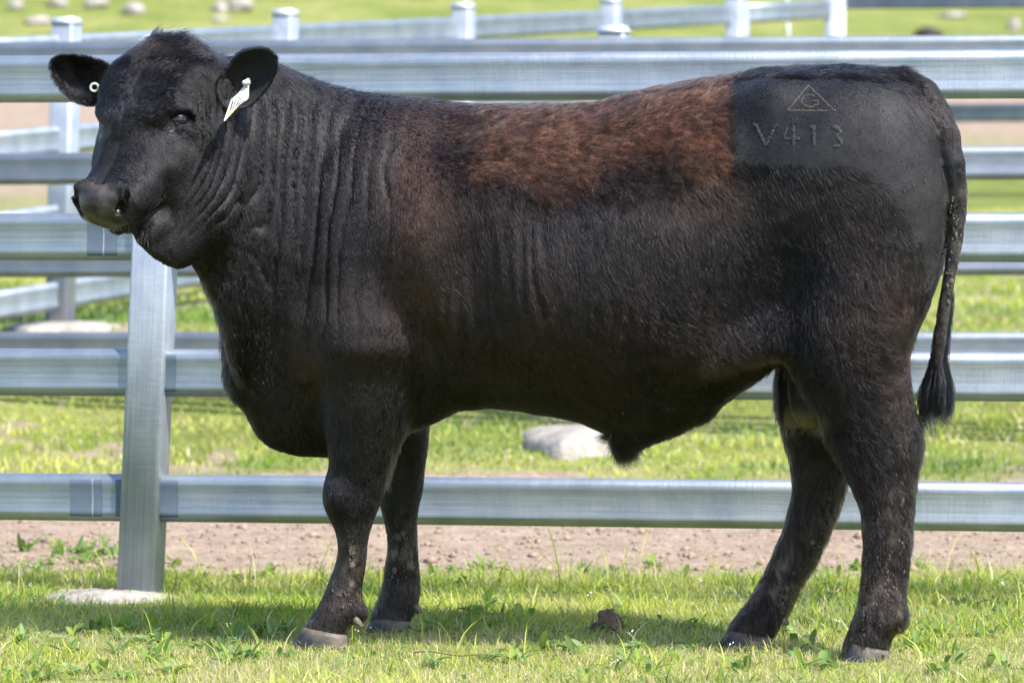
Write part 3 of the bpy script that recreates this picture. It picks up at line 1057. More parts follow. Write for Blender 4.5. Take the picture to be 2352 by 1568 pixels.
def coat_color(p):
    u, v = uv_of(p[:, 0], p[:, 2])
    n1 = noise(p, .06, off=81); n2 = noise(p, .02, off=83); n3 = noise(p, .2, off=85)
    black = np.array([.0060, .0052, .0066])
    c = np.repeat(black[None], len(p), 0) * (1 + .25 * n1[:, None])
    # faint brown bloom over flanks, thigh, shoulder edge
    bl = np.clip(.25 + .5 * n3 + .3 * n1, 0, 1) * sstep(500, 900, u)
    c += bl[:, None] * np.array([.014, .0055, .002])
    # brown saddle
    edge = n1 * 28 + n2 * 12 + n3 * 22
    lo = np.interp(u, [960, 1010, 1100, 1250, 1400, 1560, 1640, 1680], [255, 370, 455, 462, 425, 410, 430, 440])
    sad = sstep(985, 1125, u + edge * 1.3) * (1 - sstep(1672, 1690, u + n2 * 2)) * (1 - sstep(-85, 30, v - lo + edge * 1.8))
    sad *= 1 - .8 * sstep(.55, .9, n1 + .3 * n2) * (u < 1500)
    br = np.array([.104, .050, .030])
    st = noise(p * np.array([.30, 1, 1.0]), .0040, off=87) * .7 + noise(p * np.array([.35, 1, 1.0]), .009, off=88) * .3
    k = np.clip(sad * (0.66 + .75 * st + .25 * n1), 0, 1)[:, None]
    c = c * (1 - k) + br * k * (1 + .35 * n2[:, None])
    # reddish patch by the shoulder crease, flank fold, thigh
    for cu, cv, ru, rv, a in ((965, 480, 60, 200, .30), (700, 830, 30, 80, .35), (1640, 810, 110, 40, .28), (1960, 520, 70, 60, .16), (2060, 800, 40, 120, .20), (1680, 470, 120, 60, .15)):
        g = np.exp(-((u - cu) / ru) ** 2 - ((v - cv) / rv) ** 2)
        g = (g * a * (1 + .6 * n1))[:, None]
        c = c * (1 - g) + np.array([.10, .045, .025]) * g
    dk = sstep(1660, 1720, u + n1 * 20) * (1 - sstep(1960, 2060, u + n1 * 30)) * sstep(365, 385, v) * (1 - sstep(560, 720, v + n1 * 40))  # self-shadow of the longer upper thigh hair, painted into the coat colour
    c = c * (1 - .55 * dk[:, None])
    # dusty clipped rump
    clip = clip_mask(p)
    g = (clip * (.75 + .2 * n1))[:, None]
    c = c * (1 - g) + np.array([.0080, .0080, .0105]) * g
    dust = np.exp(-((u - 2130) / 75) ** 2 - ((v - 470) / 190) ** 2) * (.55 + .35 * n1)
    c = c * (1 - dust[:, None]) + np.array([.021, .0195, .018]) * dust[:, None]
    # mud on legs and hooves
    leg = np.clip(sstep(1180, 1300, v) * (.25 + .5 * n1 + .5 * n2), 0, 1) * .5
    for cu, cv, ru, rv, a in ((806, 1270, 12, 45, 1.3), (800, 1370, 38, 36, .95), (905, 1300, 30, 50, .95), (930, 1340, 28, 40, .9), (1800, 1360, 34, 60, .9), (1990, 1330, 30, 130, .95), (2070, 1180, 30, 170, .9), (1880, 1270, 26, 70, .8), (905, 1250, 18, 60, .4), (762, 1150, 9, 22, .6), (1900, 1200, 20, 70, .4)):
        leg = np.maximum(leg, np.exp(-((u - cu) / ru) ** 2 - ((v - cv) / rv) ** 2) * a * np.clip(.5 + 1.2 * n2, 0, 1))
    fs = noise(p * np.array([1, 1, .3]), .005, off=89)
    leg = np.clip(leg * np.clip(.25 + 1.6 * fs + .5 * n2, 0, 1.6), 0, .95)
    c = c * (1 - leg[:, None]) + np.array([.14, .115, .085]) * leg[:, None]
    # tail dirt
    td = (u > 2165) * sstep(380, 460, v) * (1 - sstep(760, 820, v)) * np.clip(.25 + n2 * .8, 0, 1) * .6
    c = c * (1 - td[:, None]) + np.array([.085, .07, .05]) * td[:, None]
    # poll: pale scurf
    t, l, n = head_tln(p)
    hd = (t > -.06) & (t < .5) & (np.abs(l) < .16) & (n > -.3) & (u < 560)
    sc_ = np.exp(-((u - 366) / 22) ** 2 - ((v - 96) / 16) ** 2) * .5
    c = c * (1 - sc_[:, None]) + np.array([.16, .11, .085]) * sc_[:, None]
    # muzzle leather a little browner / lighter
    mz = hd * muzzle_mask(p)
    c = c * (1 - mz[:, None]) + (np.array([.034, .028, .026]) * np.clip(1 + 1.1 * n2[:, None] + .5 * n1[:, None], .3, 2)) * mz[:, None]
    tr = np.exp(-((u - 396) / 9) ** 2 - ((v - 299) / 8) ** 2) * (p[:, 1] < 9.25) * .85  # wet highlight at the inner eye corner, painted as a pale patch
    c = c * (1 - tr[:, None]) + np.array([.16, .15, .145]) * tr[:, None]
    # scrotum tip
    sp = ((u > 1820) & (u < 1900) & (v > 900) & (v < 1000)) * sstep(930, 985, v) * .8
    c = c * (1 - sp[:, None]) + np.array([.13, .10, .05]) * sp[:, None]
    return np.clip(c, .002, 1)


def clip_mask(p):
    u, v = uv_of(p[:, 0], p[:, 2])
    n2 = noise(p, .02, off=83)
    topl = np.interp(u, [1680, 1760, 1900, 2000, 2080, 2180], [185, 172, 176, 182, 215, 330])
    botl = np.interp(u, [1680, 1900, 1960, 2040, 2110, 2190], [374, 380, 385, 430, 560, 800])
    m = sstep(1676, 1684, u + n2 * 2) * sstep(0, 6, v - topl + n2 * 4) * (1 - sstep(-2, 4, v - botl + n2 * 9))
    return m * (u < 2200)


def muzzle_mask(p):
    t, l, n = head_tln(p)
    t = t / K
    e = noise(p, .02, off=91) * .003
    # leather pad: front of the muzzle above the mouth between the nostrils
    a = sstep(.388, .398, t + e - .10 * np.abs(l) * 0) * (1 - sstep(.050, .060, np.abs(l) + e + (n < -.06) * (-.06 - n) * .25)) * sstep(-.104, -.098, n)
    return a


def fur_len(p):
    """strand length in metres and curliness"""
    u, v = uv_of(p[:, 0], p[:, 2])
    n1 = noise(p, .05, off=95)
    L = np.full(len(p), .012)
    L = np.where(u < 1000, .0085, L)
    L = np.where(u < 560, .0085, L)
    sad = sstep(1000, 1080, u) * (1 - sstep(420, 520, v)) * (u < 1682)
    L = L + sad * .010
    L = L + sstep(1300, 1500, u) * sstep(430, 600, v) * (1 - sstep(2100, 2150, u)) * .008
    fl = np.exp(-((u - 1640) / 130) ** 2 - ((v - 790) / 50) ** 2)
    L = L + fl * .028
    th = np.exp(-((u - 1960) / 110) ** 2 - ((v - 860) / 170) ** 2)
    L = L + th * .028
    el = np.exp(-((u - 935) / 28) ** 2 - ((v - 960) / 150) ** 2)
    L = L + el * .018
    br = np.exp(-((u - 540) / 50) ** 2 - ((v - 800) / 150) ** 2)
    L = L + br * .022
    hk = np.exp(-((u - 2090) / 25) ** 2 - ((v - 1180) / 180) ** 2) + np.exp(-((u - 1900) / 25) ** 2 - ((v - 1230) / 80) ** 2)
    L = L + hk * .012
    L = np.where((v > 1050) & (u > 650) & (u < 1000), np.maximum(L - .003, .008), L)
    L = L + .007 * sstep(374, 380, v) * (1 - sstep(400, 430, v)) * sstep(1680, 1690, u) * (1 - sstep(1930, 1960, u))
    # topline tuft over the rump
    tl_ = sstep(1690, 1760, u) * (1 - sstep(2080, 2140, u)) * (1 - sstep(172, 196, v))
    L = L + tl_ * .014
    # poll topknot
    t, l, n = head_tln(p)
    tk = np.exp(-((t - .01) / .06) ** 2 - (l / .09) ** 2) * (u < 520) * (n > -.09)
    L = L + tk * .022
    # nape
    L = L + np.exp(-((u - 640) / 70) ** 2 - ((v - 170) / 40) ** 2) * .010
    # flews and face short
    face = (t > .2) & (u < 460) & (v < 600)
    L = np.where(face, .0055, L)
    cl = clip_mask(p)
    L = L * (1 - cl) + .0028 * cl
    sc = (u > 1812) & (u < 1885) & (v > 858) & (v < 990) & (p[:, 1] > 9.10) & (p[:, 1] < 9.30)
    L = np.where(sc, .002, L)
    # sheath tuft
    L = L + np.exp(-((u - 1435) / 30) ** 2 - ((v - 1030) / 20) ** 2) * .035
    L = L * (1 + .25 * n1)
    curl = np.clip(.15 + th * .9 + fl * .7 + .35 * sstep(1300, 1500, u) * sstep(430, 600, v) + sad * .3, 0, 1)
    curl = np.where(face, .03, curl)
    return L, curl, tk, tl_


def flow(p, nr):
    """combing direction"""
    u, v = uv_of(p[:, 0], p[:, 2])
    bx = np.full(len(p), .35); bz = np.full(len(p), -1.0)
    top = 1 - sstep(330, 520, v)
    saddle = sstep(980, 1100, u) * (1 - sstep(1720, 1800, u))
    bx = bx + top * saddle * 2.2
    bz = bz + top * saddle * .45
    # neck / shoulder: mostly down
    nk = (1 - sstep(900, 1050, u))
    bx = bx * (1 - nk) + .12 * nk
    rump = sstep(1700, 1800, u) * (1 - sstep(400, 560, v))
    bx = bx * (1 - rump) + .9 * rump
    by = np.zeros(len(p))
    d = np.stack([bx, by, bz], -1)
    # on top of the back: lie backwards
    d[:, 0] += 1.5 * np.clip(nr[:, 2], 0, 1) ** 2
    # head: away from the whorl on the forehead
    t, l, n = head_tln(p)
    hm = sstep(520, 470, u) if False else (1 - sstep(455, 500, u)) * (1 - sstep(560, 620, v))
    up = 1 - sstep(.175, .25, t + noise(p, .03, off=97) * .02)
    hd = up[:, None] * (-HF[None] * .9 + np.sign(l)[:, None] * HL[None] * (np.abs(l)[:, None] * 12 + .25)) + (1 - up[:, None]) * (HF[None] * .25 + np.sign(l)[:, None] * HL[None] * .8 + np.array([[.5, 0, -.75]]))
    top_ = np.exp(-((t) / .055) ** 2)[:, None]
    hd = hd * (1 - top_) + (HF[None] * 1.0 + np.sign(l)[:, None] * HL[None] * .5) * top_
    d = d * (1 - hm[:, None]) + hd * hm[:, None]
    # legs: down
    lg = sstep(1000, 1100, v)[:, None]
    d = d * (1 - lg) + np.array([[.12, 0, -1.0]]) * lg
    # tail
    tm = ((u > 2188) & (v > 260))[:, None]
    d = np.where(tm, np.array([[.0, 0, -1.0]]), d)
    return d


bull = empty('bull', (0.1, 9.3, 0))
tag(bull, 'black bull standing side on with brown back fur, clipped branded rump and ear tag', 'bull')


def hide_mat():
    t = NT('bull_hide')
    v = t.coords()
    at = t.n('Attribute', attribute_name='coat')
    wt = t.n('Attribute', attribute_name='wet')
    n1 = t.noise(v, 260, 3, .7)
    n2 = t.noise(v, 60, 4, .6)
    c = t.mix(.6, at.outputs['Color'], t.ramp(n2, [(.3, .55), (.7, 1.25)]), 'MULTIPLY')
    t.b.inputs['Specular IOR Level'].default_value = .28
    t.l(c, t.b.inputs['Base Color'])
    r = t.n('MapRange'); r.inputs['To Min'].default_value = .62; r.inputs['To Max'].default_value = .20
    t.l(wt.outputs['Fac'], r.inputs['Value'])
    t.l(r.outputs[0], t.b.inputs['Roughness'])
    t.b.inputs['Sheen Weight'].default_value = .04
    t.b.inputs['Sheen Roughness'].default_value = .4
    t.bump(n1, .5, .0016)
    return t.m


M_HIDE = hide_mat()
me = np_mesh('body', BV, BQ)
set_col(me, 'coat', coat_color(BV))
wet = muzzle_mask(BV)
uB, vB = uv_of(BV[:, 0], BV[:, 2])
wet = np.maximum(wet * (uB < 330), .3 * ((np.abs(uB - 395) < 14) & (np.abs(vB - 297) < 14) & (BV[:, 1] < 9.2)))
a = me.attributes.new('wet', 'FLOAT', 'POINT'); a.data.foreach_set('value', wet.astype(np.float32))
body = link('body', me, M_HIDE, bull)
bvh = BVHTree.FromPolygons([tuple(v_) for v_ in BV.tolist()], BQ.tolist())


def surf(px, py, lift=0.0):
    o_ = Vector((0, 0, EYE)); d_ = Vector(((px - 1176) / FPX, 1, (510 - py) / FPX)).normalized()
    h, n_, i_, _ = bvh.ray_cast(o_, d_)
    if h is None: return None, None
    if n_.dot(d_) > 0: n_ = -n_
    return h + n_ * lift, n_


# ---- eyes -------------------------------------------------------------------
def eye_mat():
    t = NT('wet_dark_eye')
    t.b.inputs['Base Color'].default_value = (.006, .005, .008, 1)
    t.b.inputs['Roughness'].default_value = .06
    return t.m


M_EYE = eye_mat()
for c, nv, hz_, uv_ in EYES[:1]:
    bm = bmesh.new()
    bmesh.ops.create_uvsphere(bm, u_segments=32, v_segments=20, radius=.0192)
    for v_ in bm.verts: v_.co.x *= 1.12
    m4 = Matrix((Vector(hz_), Vector(uv_), Vector(nv))).transposed().to_4x4()
    m4.translation = Vector(c)
    bmesh.ops.transform(bm, matrix=m4, verts=bm.verts)
    link('eyeball', bm_mesh('eyeball', bm, True), M_EYE, bull)


# ---- ears -------------------------------------------------------------------
def ear(outline, centre, Yb, dY, cup, thick=.006, rings=9, n=64):
    """outline/centre in the side elevation; the ear is a cupped leaf whose depth varies by dY across px, opening to -Y"""
    O = np.array(outline, float)
    O = np.vstack([O, O[:1]])
    seg = np.concatenate([[0], np.cumsum(np.linalg.norm(np.diff(O, axis=0), axis=1))])
    q = np.linspace(0, seg[-1], n, endpoint=False)
    ox = np.interp(q, seg, O[:, 0]); oy = np.interp(q, seg, O[:, 1])
    for _ in range(2):
        ox = (np.roll(ox, 1) + 2 * ox + np.roll(ox, -1)) / 4; oy = (np.roll(oy, 1) + 2 * oy + np.roll(oy, -1)) / 4
    Vf = []; Vb = []
    for r_i in range(rings + 1):
        rr = r_i / rings
        for i in range(n):
            px = centre[0] + (ox[i] - centre[0]) * rr; py = centre[1] + (oy[i] - centre[1]) * rr
            Yv = Yb + dY * (px - centre[0]) / 60.0 + cup * (1 - rr ** 2.2) * .5
            rim = .004 * math.exp(-((rr - .92) / .08) ** 2)
            Vf.append(P(px, py, Yv - rim))
            bulge = (thick + cup * .30 * (1 - rr ** 3)) * (1 - rr ** 6) + .0015
            Vb.append(P(px, py, Yv + bulge))
    V = np.array(Vf + Vb)
    m = (rings + 1) * n
    F = []
    for side, off in ((0, 0), (1, m)):
        for r_i in range(rings):
            for i in range(n):
                a = off + r_i * n + i; b = off + r_i * n + (i + 1) % n
                f = (a, b, b + n, a + n)
                F.append(f if side else f[::-1])
    for i in range(n):
        a = rings * n + i; b = rings * n + (i + 1) % n
        F.append((a, b, b + m, a + m))
    me = np_mesh('ear', V, np.array(F))
    set_col(me, 'coat', np.repeat(np.array([[.010, .009, .010]]), len(V), 0))
    a = me.attributes.new('wet', 'FLOAT', 'POINT')
    return me, V, np.array(F), m


near_ear_out = [(500, 205), (506, 180), (517, 163), (530, 148), (541, 132), (556, 121), (578, 114), (604, 112), (624, 120), (636, 137), (634, 163), (621, 192), (600, 217), (583, 234), (561, 246), (535, 250), (512, 240)]
far_ear_out = [(252, 152), (228, 140), (200, 133), (170, 128), (145, 126), (126, 131), (116, 147), (120, 168), (130, 190), (147, 212), (165, 228), (185, 238), (205, 243), (222, 240), (245, 220), (256, 185)]
EARS = []
for nm, out_, cen, Yb, dY, cup in (('near', near_ear_out, (566, 186), 9.150, -.010, .085), ('far', far_ear_out, (180, 182), 9.30, -.010, .06)):
    me, V, F, m = ear(out_, cen, Yb, dY, cup)
    link('ear', me, M_HIDE, bull)
    EARS.append((V, F, m, cen))

# ---- hooves and dewclaws ----------------------------------------------------
def hoof_mat():
    t = NT('hoof_horn')
    v = t.coords((1, 1, 1))
    f = t.noise(v, 26, 4, .6)
    g = t.noise(t.coords((1, 1, 5)), 90, 3, .6)
    tc = t.n('TexCoord'); sx = t.n('SeparateXYZ'); t.l(tc.outputs['Object'], sx.inputs[0])
    at = t.n('Attribute', attribute_name='toe')
    c = t.ramp(at.outputs['Fac'], [(.0, (.15, .118, .085)), (.52, (.125, .10, .072)), (.72, (.022, .022, .030)), (1, (.018, .018, .026))])
    c = t.mix(.8, c, t.ramp(f, [(.38, .22), (.66, 1.1)]), 'MULTIPLY')
    c = t.mix(.35, c, t.ramp(g, [(.35, .5), (.7, 1.1)]), 'MULTIPLY')
    t.l(c, t.b.inputs['Base Color'])
    t.b.inputs['Roughness'].default_value = .55
    t.bump(g, .5, .0015)
    return t.m


M_HOOF = hoof_mat()


def hoof(px0, px1, pytop, pybot, Yc, hwid):
    """two claws, toe to the left"""
    for q in (-1, 1):
        n = 28
        rings = []
        x0, x1 = X(px0, Yc), X(px1, Yc)
        zt_, zb_ = Z(pytop, Yc), max(Z(pybot, Yc), -0.004)
        for rr, (f0, f1, zz, wsc) in enumerate(((.24, .98, 1.0, .84), (.18, 1.0, .72, .94), (.09, 1.0, .40, 1.0), (.015, 1.0, .10, 1.05), (0, 1.0, 0, 1.05), (.1, .9, 0, .7))):
            a, b = x0 + (x1 - x0) * f0, x0 + (x1 - x0) * f1
            ztp = zb_ + (zt_ - zb_) * zz
            pts = []
            for k in range(n):
                th = 2 * math.pi * k / n
                cx, sy = math.cos(th), math.sin(th)
                xx = (a + b) / 2 + (b - a) / 2 * cx
                toe = (1 - cx) / 2
                yy = Yc + q * hwid * .5 + sy * hwid * .47 * wsc * (1 - .30 * toe ** 2) + q * toe * .004
                # coronet slopes down to the heel
                zq = ztp - (zt_ - zb_) * .38 * zz * (1 - toe) ** 1.2
                pts.append((xx, yy, zq))
            rings.append(pts)
        V = [p for r_ in rings for p in r_]
        F = []
        nr_ = len(rings)
        for r_i in range(nr_ - 1):
            for k in range(n):
                a = r_i * n + k; b = r_i * n + (k + 1) % n
                F.append((a, b, b + n, a + n))
        me = bpy.data.meshes.new('hoof')
        me.from_pydata(V, [], F + [tuple(range(n)), tuple(range((nr_ - 1) * n, nr_ * n))[::-1]])
        bm = bmesh.new(); bm.from_mesh(me); bmesh.ops.recalc_face_normals(bm, faces=bm.faces[:]); bm.to_mesh(me); bm.free()
        me.polygons.foreach_set('use_smooth', np.ones(len(me.polygons), dtype=bool))
        toe = np.array([(x1 - v[0]) / (x1 - x0) * .75 + (zt_ - v[2]) / (zt_ - zb_) * .35 for v in V], dtype=np.float32)
        at = me.attributes.new('toe', 'FLOAT', 'POINT'); at.data.foreach_set('value', toe)
        link('hoof', me, M_HOOF, bull)


def dewclaw(px, py, Yv, r=.0112):
    for q, dx_ in ((-1, 0), (1, 10)):
        bm = bmesh.new()
        bmesh.ops.create_uvsphere(bm, u_segments=18, v_segments=12, radius=r)
        for v_ in bm.verts:
            v_.co.x *= 1.15
            if v_.co.x > 0: v_.co.z -= v_.co.x * .95; v_.co.y *= 1 - v_.co.x * 22; v_.co.z *= 1
            if v_.co.x > 0: v_.co.x *= 1.05
        bmesh.ops.translate(bm, verts=bm.verts, vec=Vector(P(px - 7 + dx_ * .5, py, Yv + q * .024)))
        me = bm_mesh('dewclaw', bm, True)
        at = me.attributes.new('toe', 'FLOAT', 'POINT'); at.data.foreach_set('value', np.full(len(me.vertices), .3, dtype=np.float32))
        link('dewclaw', me, M_HOOF, bull)


hoof(667, 800, 1437, 1485, 9.37, .062)
hoof(842, 942, 1412, 1444, 9.72, .060)
hoof(1646, 1778, 1445, 1494, 9.33, .062)
hoof(1927, 2040, 1474, 1518, 9.05, .062)
dewclaw(826, 1424, 9.37)
dewclaw(958, 1392, 9.72)
dewclaw(1800, 1418, 9.33)
dewclaw(2062, 1434, 9.05)

# ---- ear tags ---------------------------------------------------------------
M_TAG = simple_mat('tag_plastic_cream', (.36, .37, .32), .45, 0, .12, 60)
M_TAGW = simple_mat('tag_plastic_white', (.50, .52, .55), .4, 0, .05, 60)
M_TAGD = simple_mat('tag_ink_dark', (.006, .008, .025), .5)
M_TAGO = simple_mat('tag_orange_stain', (.55, .32, .12), .6, 0, .3, 300)


def plate(name, pts, Yf, mat, parent, thick=.0018):
    n = len(pts)
    V = [tuple(P(a, b, Yf(a, b))) for a, b in pts] + [tuple(P(a, b, Yf(a, b) + thick)) for a, b in pts]
    F = [tuple(range(n))[::-1], tuple(range(n, 2 * n))] + [(i, (i + 1) % n, (i + 1) % n + n, i + n) for i in range(n)]
    me = bpy.data.meshes.new(name); me.from_pydata(V, [], F)
    bm = bmesh.new(); bm.from_mesh(me); bmesh.ops.recalc_face_normals(bm, faces=bm.faces[:]); bm.to_mesh(me); bm.free()
    return link(name, me, mat, parent)


tg = empty('ear_tag', tuple(P(565, 189, 9.10)), bull)
tg.matrix_parent_inverse = Matrix.Translation(bull.location).inverted()


def child(o, par):
    o.parent = par
    o.matrix_parent_inverse = Matrix.Translation(par.matrix_parent_inverse @ Vector((0, 0, 0)) * 0).inverted()


tf = lambda a, b: 9.090 + (a - 545) * .0006 - (b - 180) * .0004
TG = [(565, 183), (568, 180), (572, 180), (574, 184), (572, 201), (571.5, 224), (568, 229), (545, 245), (537, 256), (526, 268), (519, 276), (515.5, 279), (514, 277), (519, 263), (531, 228), (535, 225), (547, 215), (558, 200), (562, 190)]
tag_plate = plate('tag_plate', TG, tf, M_TAG, bull)
tag_plate.name = 'ear_tag_plate'
sub = lambda nm, pts, mat, dy: plate(nm, pts, lambda a, b: tf(a, b) - dy, mat, tag_plate, .0006)
# white number panel, bars of the cropped number, orange fold
sub('number_panel', [(533, 231), (563, 231), (556, 236), (537, 248.5), (529, 253), (526, 255)], M_TAGW, .0008)
for bar in ([(533.6, 230.8), (537.4, 230.8), (531, 252.4), (526.6, 256)], [(540, 230.8), (543.4, 230.8), (535.4, 249.8), (532, 252)], [(547.6, 230.8), (551, 230.8), (542.4, 245.5), (537, 249)],
            [(554.2, 230.8), (557, 230.8), (551, 238.6), (546.5, 243), (545.6, 241)], [(560, 230.8), (562.6, 230.8), (556, 236.6), (552.6, 239)]):
    sub('number_stroke', bar, M_TAGD, .0016)
sub('folded_corner', [(552, 239), (540, 252), (524, 269), (520, 273), (526.5, 256), (534, 251)], M_TAGO, .0012)
bpy.ops.object.select_all(action='DESELECT')
fc = bpy.data.curves.new('tag_lettering', 'FONT')
fc.body = 'BONGONGO'
fc.size = .0100; fc.extrude = .0002; fc.align_x = 'CENTER'; fc.align_y = 'CENTER'
fo = bpy.data.objects.new('tag_lettering', fc)
COL.objects.link(fo)
fc.materials.append(M_TAGD)
me_t = bpy.data.meshes.new_from_object(fo)
bpy.data.objects.remove(fo)
fo = bpy.data.objects.new('tag_lettering', me_t)
COL.objects.link(fo)
fo.parent = tag_plate
fo.rotation_euler = (R(90), 0, R(3.6))
fo.location = Vector(P(553, 225.5, tf(553, 226) - .0034)); fo.scale = (.56, 1, 1)
fo.matrix_parent_inverse = Matrix()
tag_plate.matrix_parent_inverse = Matrix.Translation(bull.location).inverted()


def stud(px, py, Yv, r, mat, par, name='tag_stud'):
    bm = bmesh.new()
    bmesh.ops.create_cone(bm, cap_ends=True, segments=20, radius1=r * 1.15, radius2=r, depth=.012)
    bmesh.ops.bevel(bm, geom=bm.edges[:], offset=.0006, segments=2, affect='EDGES')
    m4 = Matrix.Translation(Vector(P(px, py, Yv))) @ Matrix.Rotation(R(-62), 4, 'Z') @ Matrix.Rotation(R(0), 4, 'Z') @ Matrix.Rotation(R(90), 4, 'X')
    m4 = Matrix.Translation(Vector(P(px, py, Yv))) @ Matrix.Rotation(R(-35), 4, 'Z') @ Matrix.Rotation(R(100), 4, 'X')
    bmesh.ops.transform(bm, matrix=m4, verts=bm.verts)
    o = link(name, bm_mesh(name, bm, True), mat, par)
    return o


stud(563, 189.5, 9.079, .0045, M_TAGW, tag_plate)
stud(566, 190, 9.090, .0062, M_TAG, tag_plate, 'tag_washer')
bpy.data.objects.remove(tg)
# button tag in the far ear
def torus(cx, cz, Yv, R0, r0, mat, name, par):
    V = []; F = []
    N, M_ = 36, 10
    for i in range(N):
        a = 2 * math.pi * i / N
        for j in range(M_):
            b = 2 * math.pi * j / M_
            rr = R0 + r0 * math.cos(b)
            c_ = P(cx, cz, Yv)
            V.append((c_[0] + rr * math.cos(a), c_[1] + .35 * r0 * math.sin(b) + .15 * rr * math.cos(a), c_[2] + rr * math.sin(a)))
    for i in range(N):
        for j in range(M_):
            F.append((i * M_ + j, ((i + 1) % N) * M_ + j, ((i + 1) % N) * M_ + (j + 1) % M_, i * M_ + (j + 1) % M_))
    me = bpy.data.meshes.new(name); me.from_pydata(V, [], F)
    me.polygons.foreach_set('use_smooth', np.ones(len(F), dtype=bool))
    return link(name, me, mat, par)


torus(217, 201, 9.275,   .0082, .0026, M_TAG, 'button_tag', bull)


# ---- brand: scar ridges laid on the hide -----------------------------------
M_SCAR = simple_mat('brand_scar', (.045, .036, .028), .8, 0, .6, 500)
M_SCARD = simple_mat('brand_scar_dark', (.0062, .0062, .0080), .7, 0, .3, 300)


def ridge(lines, rad, mat, name, gap=0.0):
    V = []; F = []
    for ln in lines:
        pts = []
        for (a, b), (c_, d_) in zip(ln[:-1], ln[1:]):
            m = max(2, int(math.hypot(c_ - a, d_ - b) / 2.0))
            for k in range(m): pts.append((a + (c_ - a) * k / m, b + (d_ - b) * k / m))
        pts.append(ln[-1])
        prev = None
        for idx_, (a, b) in enumerate(pts):
            jx, jy = random.uniform(-1.2, 1.2), random.uniform(-1.2, 1.2)
            h, n_ = surf(a + jx, b + jy, 0.0003)
            if h is None or (gap and random.random() < gap): prev = None; continue
            rr = rad * random.uniform(.6, 1.3)
            if idx_ in (0, len(pts) - 1): rr *= .6
            base = len(V)
            tx = Vector((1, 0, 0)); 
            if idx_ + 1 < len(pts): q = pts[idx_ + 1]
            else: q = (2 * a - pts[idx_ - 1][0], 2 * b - pts[idx_ - 1][1])
            tx = Vector((q[0] - a, 0, -(q[1] - b))).normalized()
            sx_ = tx.cross(n_).normalized()
            for k in range(6):
                an = 2 * math.pi * k / 6
                V.append(h + sx_ * rr * math.cos(an) + n_ * rr * .18 * math.sin(an))
            if prev is not None:
                for k in range(6): F.append((prev + k, prev + (k + 1) % 6, base + (k + 1) % 6, base + k))
            prev = base
    me = bpy.data.meshes.new(name); me.from_pydata([tuple(v_) for v_ in V], [], F)
    bm = bmesh.new(); bm.from_mesh(me); bmesh.ops.recalc_face_normals(bm, faces=bm.faces[:]); bm.to_mesh(me); bm.free()
    me.polygons.foreach_set('use_smooth', np.ones(len(me.polygons), dtype=bool))
    return link(name, me, mat, bull)


Gp = [(1860 + 18 * math.cos(R(a)), 232 - 14 * math.sin(R(a))) for a in range(50, 325, 14)] + [(1878, 240), (1880, 232), (1866, 231)]
ridge([[(1900, 254.5), (1808, 254), (1857, 197), (1920, 257)], Gp], .0017, M_SCAR, 'brand_emblem', .0)
for strokes in ([[(1727, 287), (1735, 288), (1758, 336), (1780, 290), (1788, 289)]],
                [[(1808, 293), (1800, 319), (1838, 319)], [(1822, 288), (1822, 336)]],
                [[(1861, 293), (1868, 290), (1870, 336)]],
                [[(1906, 295), (1918, 291), (1932, 303), (1921, 314), (1933, 325), (1930, 336), (1914, 336)]]):
    ridge(strokes, .0044, M_SCARD, 'brand_character')


# ------------------------------------------------------------------ hair
def hair_mat(name, tint=1.0, rough=.38, spec_rough=.32):
    m = bpy.data.materials.new(name)
    m.use_nodes = True
    t = m.node_tree
    t.nodes.clear()
    out = t.nodes.new('ShaderNodeOutputMaterial')
    h = t.nodes.new('ShaderNodeBsdfHairPrincipled')
    h.parametrization = 'COLOR'
    h.inputs['Roughness'].default_value = rough
    h.inputs['Radial Roughness'].default_value = spec_rough
    h.inputs['Coat'].default_value = 0.0
    h.inputs['IOR'].default_value = 1.30
    h.inputs['Random Roughness'].default_value = .2
    at = t.nodes.new('ShaderNodeAttribute'); at.attribute_name = 'coat'
    t.links.new(at.outputs['Color'], h.inputs['Color'])
    t.links.new(h.outputs[0], out.inputs[0])
    return m


M_HAIR = hair_mat('coat_hair', rough=.24, spec_rough=.30)


def make_curves(name, pts, rad, col, mat, parent):
    """pts (n, k, 3); rad (n, k); col (n, 3)"""
    n, k, _ = pts.shape
    hc = bpy.data.hair_curves.new(name)
    hc.add_curves([k] * n)
    hc.attributes['position'].data.foreach_set('vector', pts.reshape(-1).astype(np.float32))
    ra = hc.attributes.get('radius') or hc.attributes.new('radius', 'FLOAT', 'POINT')
    ra.data.foreach_set('value', rad.reshape(-1).astype(np.float32))
    ca = hc.attributes.new('coat', 'FLOAT_COLOR', 'CURVE')
    c4 = np.ones((n, 4), dtype=np.float32); c4[:, :3] = col
    ca.data.foreach_set('color', c4.ravel())
    hc.materials.append(mat)
    o = bpy.data.objects.new(name, hc)
    COL.objects.link(o)
    if parent:
        o.parent = parent
        o.matrix_parent_inverse = Matrix.Translation(parent.location).inverted()
    return o


def sample(V, Q, dens_fn, n):
    c = V[Q].mean(1)
    ar = .5 * np.linalg.norm(np.cross(V[Q[:, 2]] - V[Q[:, 0]], V[Q[:, 3]] - V[Q[:, 1]]), axis=1)
    wgt = ar * dens_fn(c)
    cs = np.cumsum(wgt); cs /= cs[-1]
    f = np.searchsorted(cs, rng.random(n))
    a, b = rng.random((n, 1)), rng.random((n, 1))
    q = Q[f]
    p = (V[q[:, 0]] * (1 - a) * (1 - b) + V[q[:, 1]] * a * (1 - b) + V[q[:, 2]] * a * b + V[q[:, 3]] * (1 - a) * b)
    return p, f, q, a, b


def nrm_rows(v): return v / np.maximum(np.linalg.norm(v, axis=-1, keepdims=True), 1e-9)


